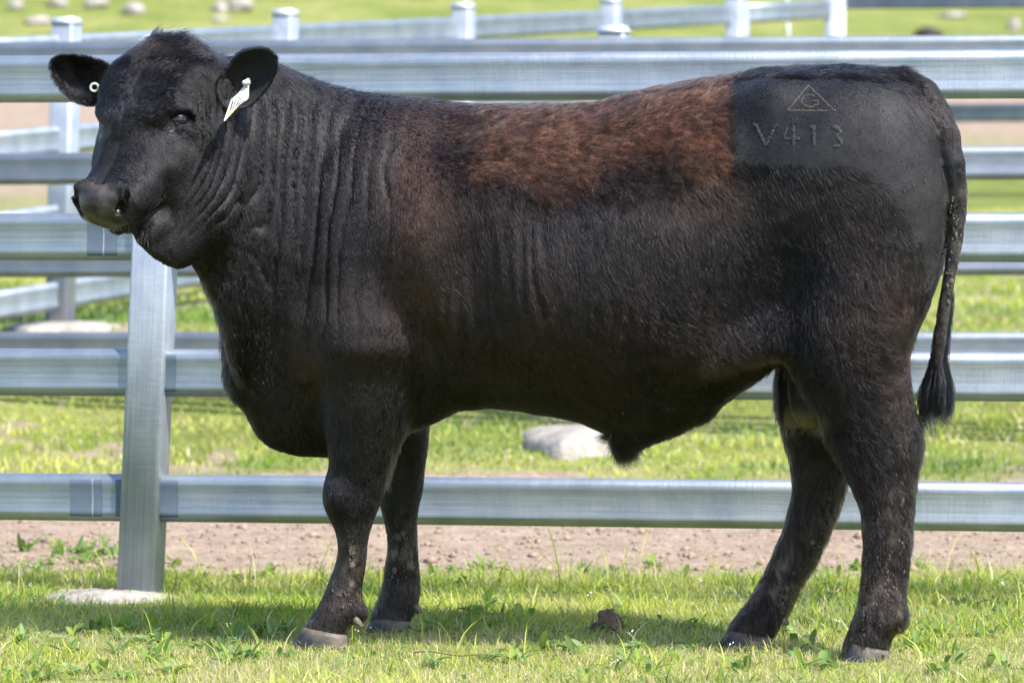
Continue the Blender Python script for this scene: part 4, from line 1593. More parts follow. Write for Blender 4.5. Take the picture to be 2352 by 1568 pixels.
def grow(p, N, T, L, curl, lift, segs=4, clump=1.25, w0=.00052):
    """strands: T combing direction (projected), L length"""
    T = nrm_rows(T - N * np.sum(T * N, -1, keepdims=True))
    B = np.cross(N, T)
    n = len(p)
    # locks: coherent swing of neighbouring strands
    sw = noise(p, .024, off=101) * .40 + noise(p, .008, off=103) * .48 + noise(p, .06, off=105) * .35
    up = noise(p, .014, off=107)
    ang = sw * (0.35 + 1.5 * curl) + rng.normal(0, .13 + .22 * curl, n)
    D0 = T * np.cos(ang)[:, None] + B * np.sin(ang)[:, None]
    lf = np.clip(lift * (1 + .5 * up + rng.normal(0, .25, n)), .02, 1.2)
    ln = L * rng.uniform(.6, 1.25, n)
    pts = np.zeros((n, segs + 1, 3))
    pts[:, 0] = p - N * .0006
    cur = p.copy()
    d = nrm_rows(D0 + N * lf[:, None] * 1.3)
    ph = noise(p, .012, off=111) * 6 + rng.normal(0, .5, n)
    for s_ in range(segs):
        st = ln / segs
        cur = cur + d * st[:, None]
        pts[:, s_ + 1] = cur
        # bend back to the skin, and curl sideways
        tgt = D0 + N * (lf * (.55 - .5 * (s_ + 1) / segs))[:, None] + np.array([0, 0, -.12])
        cu = (np.sin(ph + (s_ + 1) * 2.1) * curl * .9)[:, None] * B
        d = nrm_rows(d * .35 + tgt * .65 + cu)
    # tips of one lock draw together
    if clump > 0:
        B_ = p + noise3(p, .012, off=115) * .006
        B_ = B_ @ np.array([[.80, .48, .36], [-.60, .64, .48], [0, -.6, .8]])
        lk_ = sstep(.0045, .0095, L)
        for cs, am in ((.0065, .55), (.015, .28)):
            q_ = np.floor(B_ / cs).astype(np.int64)
            key = (q_[:, 0] * 73856093) ^ (q_[:, 1] * 19349663) ^ (q_[:, 2] * 83492791)
            _, inv = np.unique(key, return_inverse=True)
            cnt = np.bincount(inv)
            ctr = np.stack([np.bincount(inv, p[:, a]) / cnt for a in range(3)], -1)[inv]
            ck = clump * lk_ * (.6 + .8 * noise(p, .03, off=117))
            for s_ in range(1, segs + 1):
                pts[:, s_] += (ctr - p) * (am * ck * ((s_ / segs) ** .8))[:, None]
    wd = w0 * rng.uniform(.7, 1.3, (n, 1))
    tp = np.linspace(1, .12, segs + 1)[None, :] ** .8
    return pts, wd * tp


def dens(c):
    u, v = uv_of(c[:, 0], c[:, 2])
    near = c[:, 1] < (itab(YC, u) + .03)
    d = np.where(near, 1.0, .30)
    t, l, n = head_tln(c)
    d = d * np.where((u < 520) & (v < 620), 2.6, 1.0)
    d = d * (1 - .97 * (muzzle_mask(c) * (u < 330)))
    cl = clip_mask(c)
    d = d * (1 + .9 * cl)
    d = d * np.where(v > 1050, 1.25, 1.0)
    for cc, nv_, hz2, uv2 in EYES[:1]:
        d = d * (np.linalg.norm(c - (cc + nv_ * .012), axis=1) > .017)
    return d


NH = 460000
p, f, q, a_, b_ = sample(BV, BQ, dens, NH)
Nn = nrm_rows(BN[q[:, 0]] * (1 - a_) * (1 - b_) + BN[q[:, 1]] * a_ * (1 - b_) + BN[q[:, 2]] * a_ * b_ + BN[q[:, 3]] * (1 - a_) * b_)
L, curl, tk, tl2 = fur_len(p)
T = flow(p, Nn)
lift = np.full(len(p), .15) + .35 * curl + .25 * tk + .3 * tl2
pts, rad = grow(p, Nn, T, L, curl, lift)
u0_, v0_ = uv_of(p[:, 0], p[:, 2])
jit = rng.normal(0, .015, p.shape) * (u0_ < 1650)[:, None]
colr = coat_color(p + jit)
# sun-bleached tips and single pale hairs
tint = np.exp(rng.normal(0, .38, (len(p), 1)))
lk = noise(p * np.array([1, 1, .5]), .007, off=119)[:, None]
colr = colr * tint * np.clip(1 + 1.1 * lk, .25, 2.2)
u_, v_ = uv_of(p[:, 0], p[:, 2])
bleach = (rng.random(len(p)) < np.clip(.025 + curl * .06, 0, .1))
colr[bleach] = colr[bleach] * .5 + np.array([.09, .06, .045]) * .5
make_curves('coat', pts, rad, np.clip(colr * .92, .002, .9), M_HAIR, bull)

# longer loose hair: throat fringe, flank, elbow, back of the thigh, sheath, poll
def fringe(n, pred, L0, col, curl0, lift0, Tv=None, w=.00045, segs=6, name='long_hair'):
    k = np.nonzero(pred(BV))[0]
    k = k[rng.integers(0, len(k), n)]
    p = BV[k] + rng.normal(0, .002, (n, 3)); N = BN[k]
    T = flow(p, N) if Tv is None else np.repeat(np.array([Tv], float), n, 0)
    pts, rad = grow(p, N, T, np.full(n, L0) * rng.uniform(.4, 1.2, n), np.full(n, curl0), np.full(n, lift0), segs=segs, w0=w)
    return pts, rad, np.repeat(np.array([col]), n, 0) * rng.uniform(.6, 1.5, (n, 1))


def reg(u0, u1, v0, v1, near=True):
    def fn(V):
        u, v = uv_of(V[:, 0], V[:, 2])
        m = (u > u0) & (u < u1) & (v > v0) & (v < v1)
        if near: m &= V[:, 1] < itab(YC, u) + .05
        return m
    return fn


blk = (.012, .011, .012)
parts_ = [
    fringe(5000, reg(440, 620, 640, 900, False), .026, blk, .3, .5),
    fringe(7000, reg(1560, 1740, 740, 840), .045, (.014, .011, .011), .8, .3),
    fringe(9000, reg(1880, 2090, 720, 980), .045, (.016, .012, .011), .9, .35),
    fringe(2200, reg(1880, 2080, 720, 960), .045, (.06, .042, .030), .9, .4),
    fringe(800, reg(1580, 1740, 760, 840), .040, (.07, .04, .025), .8, .3),
    fringe(3000, reg(880, 960, 850, 1120), .024, (.016, .013, .012), .5, .4),
    fringe(2600, reg(1408, 1472, 1000, 1050, False), .040, blk, .3, .5, (-.35, 0, -1)),
    fringe(2500, reg(330, 500, 75, 135, False), .036, (.016, .012, .011), .6, .8, (.6, -.2, .2)),
    fringe(1300, reg(300, 440, 95, 150), .036, (.013, .011, .011), .7, .35, (-.25, -.35, -.9)),
    fringe(2500, reg(1690, 2090, 130, 178, False), .026, (.035, .019, .012), .5, .7, (1.0, 0, .1)),
    fringe(1800, reg(600, 1000, 120, 250, False), .014, blk, .2, .9, (.5, 0, .6)),
    fringe(2600, reg(1780, 1812, 840, 1120, False), .026, blk, .3, .6, (-.3, 0, -1)),
    fringe(3200, reg(1870, 1950, 1120, 1330, False), .020, (.03, .025, .02), .7, .5),
    fringe(3600, reg(2060, 2130, 1000, 1400, False), .020, (.03, .025, .02), .7, .5),
]
for args in ((668, 806, 1425, 1475), (842, 946, 1400, 1445), (1646, 1782, 1430, 1480), (1926, 2046, 1460, 1505)):
    parts_.append(fringe(1500, reg(*args, False), .016, (.022, .018, .015), .3, .15, (-.15, 0, -1)))
    parts_.append(fringe(500, reg(*args, False), .012, (.10, .08, .06), .3, .15, (-.15, 0, -1)))
seg_ok = [x for x in parts_]
make_curves('long_hair', np.concatenate([x[0] for x in seg_ok]), np.concatenate([x[1] for x in seg_ok]), np.concatenate([x[2] for x in seg_ok]), M_HAIR, bull)

# tail switch
def switch():
    n = 8000
    k = rng.random(n) ** .8
    cen = np.array([(2176, 660), (2166, 730), (2157, 790), (2150, 850), (2150, 905)], float)
    t = k * (len(cen) - 1)
    i = np.clip(t.astype(int), 0, len(cen) - 2); fr = (t - i)[:, None]
    c = cen[i] * (1 - fr) + cen[i + 1] * fr
    an = rng.uniform(0, 2 * math.pi, n)
    r0 = np.interp(k, [0, .5, 1], [.012, .012, .015]) * np.sqrt(rng.random(n))
    Yt = 9.09
    p = np.stack([X(c[:, 0], Yt) + r0 * np.cos(an), Yt + r0 * np.sin(an), Z(c[:, 1], Yt)], -1)
    segs = 8
    ln = np.interp(k, [0, .5, .75, 1], [.028, .040, .085, .075]) * rng.uniform(.6, 1.15, n)
    pts = np.zeros((n, segs + 1, 3)); pts[:, 0] = p
    lock = np.floor((an / (2 * math.pi)) * 9).astype(int)
    ln = ln * np.array([1.15, .75, 1.25, .9, .7, 1.3, .85, 1.05, .65])[lock]
    ph = np.array([.3, 2.1, 4.0, 5.5, 1.2, 3.3, .9, 2.7, 4.9])[lock]
    cur = p.copy()
    big = np.clip((k - .55) / .2, 0, 1)
    for s_ in range(segs):
        x_ = (s_ + 1) / segs
        out_ = (.30 - .25 * x_) * (1 - big) + (1.05 - 1.55 * x_) * big
        d = np.stack([np.cos(an) * out_ - .22 * big * (x_ - .3) + .24 * np.sin(ph + x_ * 5), np.sin(an) * out_ + .2 * np.cos(ph + x_ * 4), -np.ones(n)], -1)
        d = nrm_rows(d + rng.normal(0, .05, (n, 3)))
        cur = cur + d * (ln / segs)[:, None]
        pts[:, s_ + 1] = cur
    rad = np.full((n, 1), .00045) * np.linspace(1, .3, segs + 1)[None]
    col = np.repeat(np.array([[.0045, .0045, .006]]), n, 0) * rng.uniform(.6, 1.6, (n, 1))
    return pts, rad, col


make_curves('tail_switch', *switch(), M_HAIR, bull)

# ears: rim fringe and long inner hair
def ear_hair(V, F, m, cen, n, name):
    k = F[rng.integers(0, len(F), n)]
    w4 = rng.dirichlet((1, 1, 1, 1), n)
    p = (V[k] * w4[:, :, None]).sum(1)
    vn = vnormals(V, F)
    N = nrm_rows((vn[k] * w4[:, :, None]).sum(1))
    cc = P(cen[0], cen[1], p[:, 1].mean())
    rv = p - cc; rv[:, 1] = 0
    rr = np.linalg.norm(rv, axis=1)
    T = nrm_rows(rv) + np.array([.0, -.1, -.25])
    # 0 centre .. 1 rim
    ringi = (k.min(1) % m) // 64
    rn = ringi / 9.0
    front = (k.max(1) < m)
    L = np.where(front, .012 + .012 * (1 - rn), .009)
    lf = np.where(front, .35, .25)
    pts, rad = grow(p, N, T, L, np.full(n, .2), lf, segs=4, w0=.0004)
    col = np.repeat(np.array([[.010, .009, .010]]), n, 0) * rng.uniform(.6, 1.7, (n, 1))
    inner = (front & (rn > .35) & (rng.random(n) < .10))
    col[inner] = np.array([.03, .022, .018])
    # rim fringe
    th = rng.uniform(0, 64, n // 4)
    i0 = th.astype(int) % 64; i1 = (i0 + 1) % 64; fr = (th % 1)[:, None]
    e = V[9 * 64 + i0] * (1 - fr) + V[9 * 64 + i1] * fr
    er = nrm_rows((e - cc) * np.array([1, 0, 1]))
    N2 = er; T2 = np.cross(er, np.array([0, 1, 0])) * .3 + np.array([0, -.5, -.1])
    pts2, rad2 = grow(e + rng.normal(0, .001, e.shape), N2, T2, np.full(len(e), .011), np.full(len(e), .2), np.full(len(e), .9), segs=4, w0=.0004)
    col2 = np.repeat(np.array([[.016, .013, .013]]), len(e), 0) * rng.uniform(.6, 1.7, (len(e), 1))
    return np.concatenate([pts, pts2]), np.concatenate([rad, rad2]), np.concatenate([col, col2])


for V_, F_, m_, cen_ in EARS:
    make_curves('ear_hair', *ear_hair(V_, F_, m_, cen_, 9000, 'ear_hair'), M_HAIR, bull)

# whiskers on the lips and lashes
def whiskers():
    P_, R_, C_ = [], [], []
    for k in range(150):
        px = random.uniform(190, 345); py = 518 + random.uniform(-16, 22) + (px - 190) * .10
        h, n_ = surf(px, py)
        if h is None or h.y > 9.4: continue
        ln = random.uniform(.008, .022)
        d = Vector((random.uniform(-.3, .35), -.15, -1)) + n_ * .5
        d.normalize()
        pts = [h + d * ln * s + Vector((0, 0, -.004)) * s * s for s in (0, .35, .7, 1)]
        P_.append([tuple(v) for v in pts]); R_.append([.00022, .0002, .00015, .0001]); C_.append((.05, .045, .04) if random.random() < .4 else (.01, .01, .01))
    c, nv, hz2, uv2 = EYES[0]
    for k in range(90):
        t = random.uniform(.6, 2.6)
        base = c + nv * .0185 * math.cos(.80) + (hz2 * math.cos(t) * 1.15 + uv2 * math.sin(t)) * .0185 * math.sin(.80) + nv * .003
        d = nv * .9 - uv2 * .35 + hz2 * math.cos(t) * .3
        P_.append([tuple(base + d * .011 * s + uv2 * .002 * s * s) for s in (0, .35, .7, 1)]); R_.append([.0003, .00025, .0002, .0001]); C_.append((.008, .008, .008))
    return np.array(P_), np.array(R_), np.array(C_)


make_curves('whiskers', *whiskers(), M_HAIR, bull)


# dried mud clots caught in the leg hair and on the tail
def mud():
    spots = [(2078, 1180, 14, 170, 150), (1985, 1340, 8, 90, 60), (2040, 1330, 26, 70, 70), (1900, 1200, 12, 60, 50), (1872, 1290, 12, 50, 50), (1800, 1370, 24, 26, 60), (1990, 1250, 6, 60, 25), (2198, 520, 7, 40, 26), (2180, 640, 7, 60, 24), (2192, 470, 8, 20, 10),
             (806, 1270, 7, 26, 16), (800, 1370, 26, 24, 26), (905, 1320, 22, 30, 30), (930, 1250, 18, 40, 20), (2060, 850, 24, 60, 26), (1640, 800, 60, 30, 14), (1500, 960, 90, 30, 16), (2090, 420, 50, 90, 14)]
    V, F = [], []
    for cu, cv, ru, rv, n in spots:
        for k in range(n):
            a, b = cu + random.gauss(0, ru * .55), cv + random.gauss(0, rv * .55)
            h, nn_ = surf(a, b, .003)
            if h is None or h.y > 9.85: continue
            r = random.uniform(.0009, .0026) * (2.2 if random.random() < .10 else 1) * (.6 if cv < 1000 and cu < 2150 else 1)
            bm = bmesh.new()
            bmesh.ops.create_icosphere(bm, subdivisions=1, radius=1)
            o = len(V)
            for v_ in bm.verts:
                k_ = random.uniform(.6, 1.25)
                V.append((h.x + v_.co.x * r * k_, h.y + v_.co.y * r * k_ * .7, h.z + v_.co.z * r * k_ * random.uniform(1.0, 1.9)))
            for f_ in bm.faces: F.append(tuple(v_.index + o for v_ in f_.verts))
            bm.free()
    me = np_mesh('dried_mud', np.array(V), np.array(F), False)
    o = link('dried_mud', me, simple_mat('dried_mud', (.075, .06, .045), .95, 0, .5, 150), bull)
    o['kind'] = 'stuff'


mud()


# ------------------------------------------------------------------ turf
def blade_mat():
    t = NT('grass_blade')
    at = t.n('Attribute', attribute_name='tone')
    t.l(at.outputs['Color'], t.b.inputs['Base Color'])
    t.b.inputs['Roughness'].default_value = .45
    t.b.inputs['Specular IOR Level'].default_value = .35
    tr = t.n('BsdfTranslucent')
    t.l(at.outputs['Color'], tr.inputs['Color'])
    mx = t.n('MixShader'); mx.inputs[0].default_value = .45
    t.l(t.b.outputs[0], mx.inputs[1]); t.l(tr.outputs[0], mx.inputs[2])
    t.l(mx.outputs[0], t.out.inputs['Surface'])
    return t.m


M_BLADE = blade_mat()


def blades(root, h, wd, lean, col, segs=3):
    """flat tapering blades, each its own strip of faces inside one carpet of turf"""
    n = len(root)
    az = rng.uniform(0, 2 * math.pi, n)
    lz = rng.uniform(0, 2 * math.pi, n)
    side = np.stack([np.cos(az), np.sin(az), np.zeros(n)], -1)
    ld = np.stack([np.cos(lz), np.sin(lz), np.zeros(n)], -1)
    rows = []
    for s in range(segs + 1):
        f = s / segs
        c = root + ld * (lean * h * f * f)[:, None] + np.array([0, 0, 1.0]) * (h * (f - .35 * np.clip(lean, 0, 1.2) * f * f))[:, None]
        wv = wd * (1 - f ** 1.7) if s < segs else None
        if wv is not None:
            rows.append(c - side * wv[:, None] / 2); rows.append(c + side * wv[:, None] / 2)
        else:
            rows.append(c)
    V = np.stack(rows, 1)                       # n, 2*segs+1, 3
    m = V.shape[1]
    base = (np.arange(n) * m)[:, None]
    quads = [base + np.array([[2 * s, 2 * s + 1, 2 * s + 3, 2 * s + 2]]) for s in range(segs - 1)]
    tri = base + np.array([[2 * segs - 2, 2 * segs - 1, 2 * segs]])
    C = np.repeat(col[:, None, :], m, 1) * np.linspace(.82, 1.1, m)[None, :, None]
    return V.reshape(-1, 3), (np.concatenate(quads) if quads else np.zeros((0, 4), int)), tri, C.reshape(-1, 3)


def turf_object(name, sets, label):
    Vs, Qs, Ts, Cs = [], [], [], []
    off = 0
    for V, q_, t_, c_ in sets:
        Vs.append(V); Qs.append(q_ + off); Ts.append(t_ + off); Cs.append(c_); off += len(V)
    F = [x for x in (np.concatenate(Qs), np.concatenate(Ts)) if len(x)]
    me = np_mesh(name, np.concatenate(Vs), F)
    set_col(me, 'tone', np.clip(np.concatenate(Cs), 0, 1))
    o = link(name, me, M_BLADE)
    tag(o, label, 'grass', kind='stuff')
    return o


GREENS = np.array([[.09, .18, .02], [.17, .28, .03], [.32, .41, .045], [.47, .52, .08], [.61, .58, .18]])
DRY = np.array([[.60, .52, .30], [.68, .60, .38], [.48, .39, .22]])


def tone(x, y, n, dry=.2, bias=0.0):
    p = np.stack([x, y, np.zeros(n)], -1)
    k = np.clip(.56 + bias + .46 * noise(p, .26, off=121) + .22 * noise(p, .09, off=123) + rng.normal(0, .13, n), 0, .999) * (len(GREENS) - 1)
    i = k.astype(int); f = (k - i)[:, None]
    c = GREENS[i] * (1 - f) + GREENS[np.minimum(i + 1, len(GREENS) - 1)] * f
    isd = rng.random(n) < np.clip(dry + .25 * noise(p, .4, off=125), 0.02, .8)
    c[isd] = DRY[rng.integers(0, 3, isd.sum())] * rng.uniform(.7, 1.1, (isd.sum(), 1))
    return c


def scatter(n, x0, x1, y0, y1, keep=1.0):
    x = rng.uniform(x0, x1, n); y = y0 + (y1 - y0) * rng.random(n)
    d = dirtness(x, y)
    m = rng.random(n) > d * keep
    # concrete footing of the front post
    m &= ((x - X(309, 10.47) + .075) / .155) ** 2 + ((y - 10.41) / .11) ** 2 > rng.uniform(.6, 1.0, n)
    return x[m], y[m]


sets = []
# fine short turf
x_, y_ = scatter(190000, -1.9, 1.9, 7.6, 11.4, .95)
n = len(x_); z_ = ground_z(x_, y_)
dryk = np.clip(.62 - (y_ - 8.7) * .22, .16, .62)
h_ = np.clip(.022 + .010 * noise(np.stack([x_, y_, z_ * 0], -1), .35, off=131) + rng.normal(0, .006, n), .007, .06) * (1 + .25 * sstep(9.4, 10.6, y_))
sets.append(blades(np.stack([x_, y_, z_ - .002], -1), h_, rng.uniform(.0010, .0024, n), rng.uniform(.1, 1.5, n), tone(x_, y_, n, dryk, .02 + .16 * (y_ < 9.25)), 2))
# medium blades in tufts
x_, y_ = scatter(34000, -1.9, 1.9, 7.8, 11.4, .9)
p_ = np.stack([x_, y_, x_ * 0], -1)
m_ = (noise(p_, .16, off=141) + .7 * noise(p_, .5, off=143)) > .38 - .34 * sstep(9.2, 10.2, y_) - .05 * sstep(10.8, 11.3, y_)
x_, y_ = x_[m_], y_[m_]; n = len(x_); z_ = ground_z(x_, y_)
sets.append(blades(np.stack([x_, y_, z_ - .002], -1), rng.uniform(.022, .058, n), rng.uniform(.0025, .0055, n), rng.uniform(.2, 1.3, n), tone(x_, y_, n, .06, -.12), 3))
# tall ragged edge along the soil and odd long stems
x_ = rng.uniform(-1.9, 1.9, 2600); y_ = rng.normal(10.95, .17, 2600); n = len(x_); z_ = ground_z(x_, y_)
sets.append(blades(np.stack([x_, y_, z_], -1), rng.gamma(3, .012, n) * np.clip(1 + 1.6 * noise(np.stack([x_, y_, x_ * 0], -1), .18, off=145), .3, 2.4) + .015, rng.uniform(.002, .0045, n), rng.uniform(.1, 1.2, n), tone(x_, y_, n, .12, .05), 4))
x_, y_ = scatter(380, -1.9, 1.9, 8.3, 11.2)
n = len(x_); z_ = ground_z(x_, y_)
sets.append(blades(np.stack([x_, y_, z_], -1), rng.uniform(.05, .11, n), rng.uniform(.002, .0055, n), rng.uniform(.2, 1.0, n), tone(x_, y_, n, .1, .1), 4))
# thinner turf to either side and towards the viewer
for x0, x1, y0, y1, nn in ((-3.6, -1.9, 5.5, 11.4, 42000), (1.9, 3.6, 5.5, 11.4, 42000), (-1.9, 1.9, 5.2, 7.6, 40000)):
    x_, y_ = scatter(nn, x0, x1, y0, y1, .95)
    n = len(x_); z_ = ground_z(x_, y_)
    sets.append(blades(np.stack([x_, y_, z_ - .002], -1), rng.uniform(.018, .042, n), rng.uniform(.003, .006, n), rng.uniform(.1, 1.5, n), tone(x_, y_, n, .3, .08), 2))
turf_object('grass', sets, 'short bright green and straw coloured turf under and in front of the bull')

# rougher pasture beyond the soil strip
sets = []
x_, y_ = scatter(120000, -3.4, 3.4, 13.6, 26, .9)
n = len(x_); z_ = ground_z(x_, y_)
p_ = np.stack([x_, y_, x_ * 0], -1)
cl = noise(p_, .35, off=151) + .6 * noise(p_, .12, off=153)
h_ = np.clip(.03 + .022 * cl + rng.normal(0, .008, n), .01, .10)
c_ = tone(x_ * .45, y_ * .45, n, .22, .08)
g2 = (noise(p_, .55, off=155) > .25)[:, None]
c_ = np.where(g2, c_ * np.array([.55, .72, .7]), c_)
g3 = (noise(p_, .8, off=157) + .4 * noise(p_, .2, off=158) > .35)[:, None]
c_ = np.where(g3, c_ * .5 + np.array([.40, .36, .12]) * .5, c_)
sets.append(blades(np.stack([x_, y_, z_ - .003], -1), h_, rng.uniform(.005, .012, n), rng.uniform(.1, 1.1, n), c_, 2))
turf_object('grass', sets, 'lush patchy pasture grass beyond the dirt strip')


# ------------------------------------------------------------------ broad-leaved weeds
def leaf_strip(base, dirv, Ln, Wd, droop, col, segs=5):
    V, C, F = [], [], []
    side = Vector((-dirv.y, dirv.x, 0)).normalized()
    for s in range(segs + 1):
        f = s / segs
        c = base + dirv * Ln * f - Vector((0, 0, 1)) * droop * Ln * f * f
        w_ = Wd * math.sin(math.pi * min(1, (f * .92 + .06))) ** .7 * .5
        if s == segs: w_ = Wd * .04
        up_ = Vector((0, 0, w_ * .45))
        V += [c - side * w_ + up_, c, c + side * w_ + up_]
        C += [col * .9, col * 1.15, col * .9]
    for s in range(segs):
        a = s * 3
        F += [(a, a + 1, a + 4, a + 3), (a + 1, a + 2, a + 5, a + 4)]
    return V, F, C


def weeds():
    V, F, C = [], [], []
    spots = [(260, 1465), (225, 1440), (120, 1475), (290, 1500), (330, 1470), (360, 1520), (1330, 1505), (1290, 1480), (1480, 1500), (1390, 1540), (1560, 1520), (2230, 1400), (2300, 1345), (2290, 1420), (1000, 1430), (1080, 1410), (1120, 1400), (640, 1450),
             (60, 1520), (180, 1540), (560, 1520), (1000, 1530), (1700, 1545), (1840, 1540), (2180, 1530), (205, 1290), (175, 1280), (560, 1330), (600, 1320), (1340, 1320), (2000, 1330)]
    spots += [(random.uniform(0, 700), random.uniform(1440, 1560)) for _ in range(26)] + [(random.uniform(900, 2340), random.uniform(1380, 1560)) for _ in range(26)] + [(random.uniform(20, 260), random.uniform(1255, 1310)) for _ in range(12)] + [(random.uniform(400, 2300), random.uniform(1290, 1340)) for _ in range(22)]
    for px, py in spots:
        d = EYE / ((py - 510) / FPX)
        b = (X(px, d) + random.uniform(-.01, .01), d)
        spots_z = ground_z(b[0], b[1]).item()
        for k in range(random.randint(6, 11)):
            a = random.uniform(0, 2 * math.pi); el = random.uniform(.35, 1.3)
            dv = Vector((math.cos(a) * math.cos(el), math.sin(a) * math.cos(el), math.sin(el)))
            col = np.array(random.choice([(.13, .22, .045), (.18, .28, .07), (.25, .33, .13), (.24, .33, .06)]))
            v, f, c = leaf_strip(Vector((b[0] + random.uniform(-.02, .02), b[1] + random.uniform(-.02, .02), spots_z)), dv, random.uniform(.03, .075), random.uniform(.010, .022), random.uniform(.1, .7), col)
            o = len(V); V += v; C += c; F += [tuple(i + o for i in q) for q in f]
    # low scattered clover-like leaves
    for k in range(3200):
        x, y = random.uniform(-1.8, 1.8), random.uniform(8.0, 11.3)
        if noise(np.array([[x, y, 0.]]), .22, off=161)[0] < .1: continue
        z0 = ground_z(x, y).item()
        a = random.uniform(0, 2 * math.pi); el = random.uniform(.2, 1.1)
        dv = Vector((math.cos(a) * math.cos(el), math.sin(a) * math.cos(el), math.sin(el)))
        col = np.array(random.choice([(.07, .19, .03), (.10, .22, .06), (.16, .27, .10)]))
        v, f, c = leaf_strip(Vector((x, y, z0 + random.uniform(.002, .015))), dv, random.uniform(.012, .026), random.uniform(.006, .012), random.uniform(.1, .6), col, 3)
        o = len(V); V += v; C += c; F += [tuple(i + o for i in q) for q in f]
    me = np_mesh('weeds', np.array([tuple(v) for v in V]), np.array(F))
    set_col(me, 'tone', np.array(C))
    tag(link('weeds', me, M_BLADE), 'broad leaved green weeds growing through the near turf', 'weeds', kind='stuff')


weeds()


def flowers():
    V, F = [], []
    for k in range(130):
        x, y = random.uniform(-1.7, 1.7), random.uniform(8.4, 11.1)
        if noise(np.array([[x, y, 0.]]), .3, off=171)[0] < .15: continue
        z0 = ground_z(x, y).item() + random.uniform(.02, .06)
        r = random.uniform(.0012, .0024)
        for j in range(3):
            cx, cy, cz = x + random.uniform(-.006, .006), y + random.uniform(-.006, .006), z0 + random.uniform(-.004, .004)
            o = len(V)
            V += [(cx - r, cy, cz), (cx, cy - r, cz), (cx + r, cy, cz), (cx, cy + r, cz), (cx, cy, cz + r), (cx, cy, cz - r)]
            F += [(o, o + 1, o + 4), (o + 1, o + 2, o + 4), (o + 2, o + 3, o + 4), (o + 3, o, o + 4), (o + 1, o, o + 5), (o + 2, o + 1, o + 5), (o + 3, o + 2, o + 5), (o, o + 3, o + 5)]
    me = np_mesh('small_flowers', np.array(V), np.array(F))
    tag(link('small_flowers', me, simple_mat('white_petals', (.75, .73, .72), .7)), 'tiny white flower heads dotted through the near turf', 'flowers', kind='stuff')


flowers()


# ------------------------------------------------------------------ loose things on the ground
def lump(name, loc, rad, mat, label, cat, rough=.25, seed=0, sub=4, group=None, flat=.0):
    bm = bmesh.new()
    bmesh.ops.create_icosphere(bm, subdivisions=sub, radius=1)
    co = np.array([v.co[:] for v in bm.verts])
    d = 1 + rough * noise(co, .9, off=200 + seed * 7.3) + rough * .5 * noise(co, .35, off=210 + seed * 3.1) + rough * .25 * noise(co, .13, off=220 + seed)
    for v, k in zip(bm.verts, d):
        v.co = Vector((v.co.x * k * rad[0], v.co.y * k * rad[1], v.co.z * k * rad[2]))
    me = bm_mesh(name, bm, True)
    o = link(name, me, mat)
    o.location = loc
    tag(o, label, cat, group)
    return o


M_SOIL = simple_mat('dark_crumbly_soil', (.12, .075, .055), .95, 0, .45, 90, .006)


def rock_mat(name, a, b):
    t = NT(name)
    v = t.coords()
    f = t.noise(v, 3.5, 7, .7); g = t.noise(v, 30, 5, .7)
    c = t.ramp(f, [(.32, a), (.62, b)])
    c = t.mix(.3, c, t.ramp(g, [(.3, .6), (.7, 1.2)]), 'MULTIPLY')
    t.l(c, t.b.inputs['Base Color']); t.b.inputs['Roughness'].default_value = .9
    t.bump(g, .7, .03)
    return t.m


M_ROCK = rock_mat('weathered_rock', (.14, .115, .10), (.40, .36, .33))
M_LUMPD = rock_mat('dark_lump', (.02, .016, .014), (.05, .035, .03))
d = EYE / ((1452 - 510) / FPX)
so = lump('soil_mound', (X(1403, d), d, .012), (.034, .034, .034), M_SOIL, 'small crumbly brown soil mound in the grass under the bull', 'soil mound', .5, 3, 5)


def on_hill(px, py, w, h, label, seed, mat=M_ROCK, cat='rock', grp='pale rocks on the hillside'):
    """find where the line through this spot meets the hill and set a rock or lump there"""
    for dd in np.arange(28, 150, .05):
        x = X(px, dd); zz = Z(py + h * .42, dd)
        if ground_z(x, dd).item() >= zz: break
    r = w / FPX * dd / 2; rz = h / FPX * dd / 2
    lump('rock', (x, dd, ground_z(x, dd).item() + rz * .35), (r, r * .9, rz * 1.15), mat, label, cat, .35, seed, 3, grp)


on_hill(550, 8, 62, 42, 'largest pale rock, top edge of the hillside above the left fence rail', 1)
on_hill(508, 14, 34, 34, 'grey rock touching the left side of the largest hillside rock', 2)
on_hill(310, 20, 56, 34, 'pale rock on the hillside above the head of the bull', 3)
on_hill(222, 6, 56, 26, 'pale rock at top edge, left of the one above the bull head', 4)
on_hill(135, 5, 50, 22, 'pale rock at top edge between two others at far left', 5)
on_hill(36, 10, 40, 26, 'leftmost pale rock on the hillside', 6)
on_hill(90, 47, 60, 22, 'low brownish rock lying in grass above the leftmost post cap', 7)
on_hill(505, 42, 40, 16, 'small faint rock just below the largest hillside rock', 8)
on_hill(2190, 34, 70, 18, 'flat faint rock in the grass at upper right', 9)
on_hill(2330, 52, 30, 40, 'pale rock at the right edge of the hillside', 10)
on_hill(2133, 74, 66, 34, 'dark rounded lump standing for a distant cow behind the level fence at upper right', 11, M_LUMPD, 'dark lump', None)  # rock-shaped lump put in for what reads as a distant cow's back


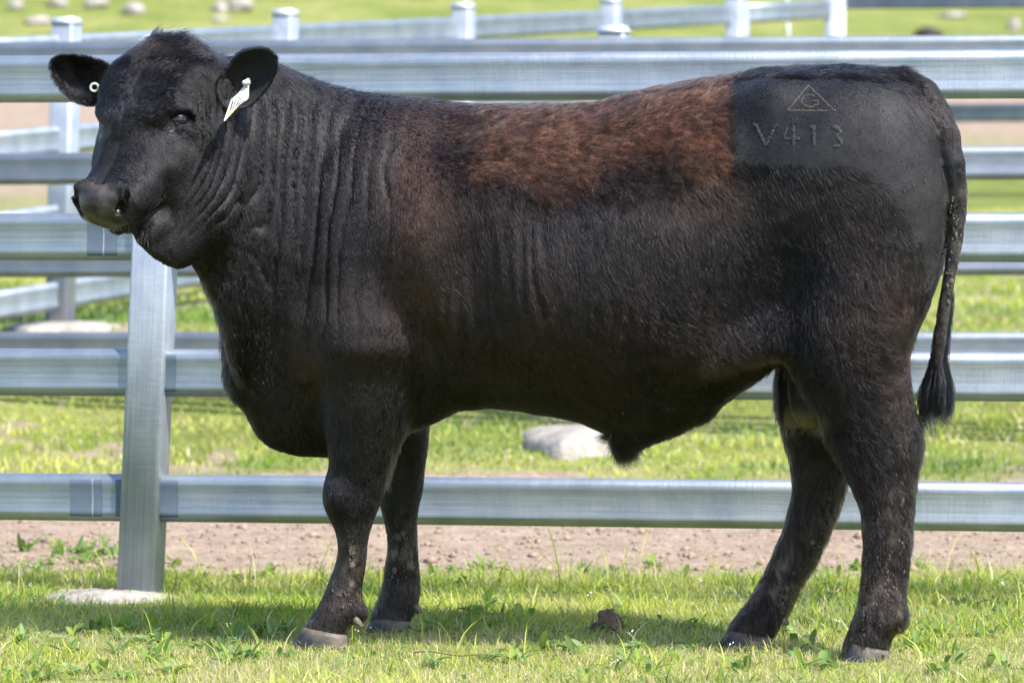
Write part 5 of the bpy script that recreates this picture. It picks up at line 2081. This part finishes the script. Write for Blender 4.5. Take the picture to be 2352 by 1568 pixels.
def twig(px0, py0, px1, py1, label):
    def gp(px, py):
        dd = EYE / ((py - 510) / FPX)
        return Vector((X(px, dd), dd, ground_z(X(px, dd), dd).item() + .012))
    A, B = gp(px0, py0), gp(px1, py1)
    V, F = [], []
    n = 14
    for k in range(n + 1):
        f = k / n
        c = A.lerp(B, f) + Vector((0, .006 * math.sin(f * 5), .003 * math.sin(f * 9) + .004))
        r = .0018 * (1 - .6 * f)
        for j in range(6):
            a = j * math.pi / 3
            V.append((c.x, c.y + r * math.cos(a), c.z + r * math.sin(a)))
    for k in range(n):
        for j in range(6):
            F.append((k * 6 + j, k * 6 + (j + 1) % 6, (k + 1) * 6 + (j + 1) % 6, (k + 1) * 6 + j))
    me = np_mesh('twig', np.array(V), np.array(F))
    tag(link('twig', me, simple_mat('twig_bark', (.10, .08, .065), .9)), label, 'twig')


twig(925, 1447, 985, 1462, 'short curved twig beside the far front hoof')
twig(950, 1508, 1140, 1519, 'long thin dark twig lying in turf between front and hind legs')

# clods on the soil strip
def clods():
    V, F = [], []
    for k in range(2600):
        x, y = random.uniform(-2.2, 2.2), random.uniform(11.4, 13.9)
        r = random.uniform(.003, .011) * (1 if random.random() < .93 else 2)
        z = ground_z(x, y).item() + r * .2
        o = len(V)
        for (a, b, c) in ((-1, 0, 0), (0, -1, 0), (1, 0, 0), (0, 1, 0), (0, 0, .8), (0, 0, -.8)):
            V.append((x + r * a * random.uniform(.6, 1.3), y + r * b * random.uniform(.6, 1.3), z + r * c * random.uniform(.6, 1.3)))
        F += [(o, o + 1, o + 4), (o + 1, o + 2, o + 4), (o + 2, o + 3, o + 4), (o + 3, o, o + 4), (o + 1, o, o + 5), (o + 2, o + 1, o + 5), (o + 3, o + 2, o + 5), (o, o + 3, o + 5)]
    me = np_mesh('soil_clods', np.array(V), np.array(F))
    tag(link('soil_clods', me, simple_mat('clod_soil', (.25, .18, .13), .95, 0, .4, 40)), 'small crumbs of soil strewn over the bare dirt strip', 'soil crumbs', kind='stuff')


clods()
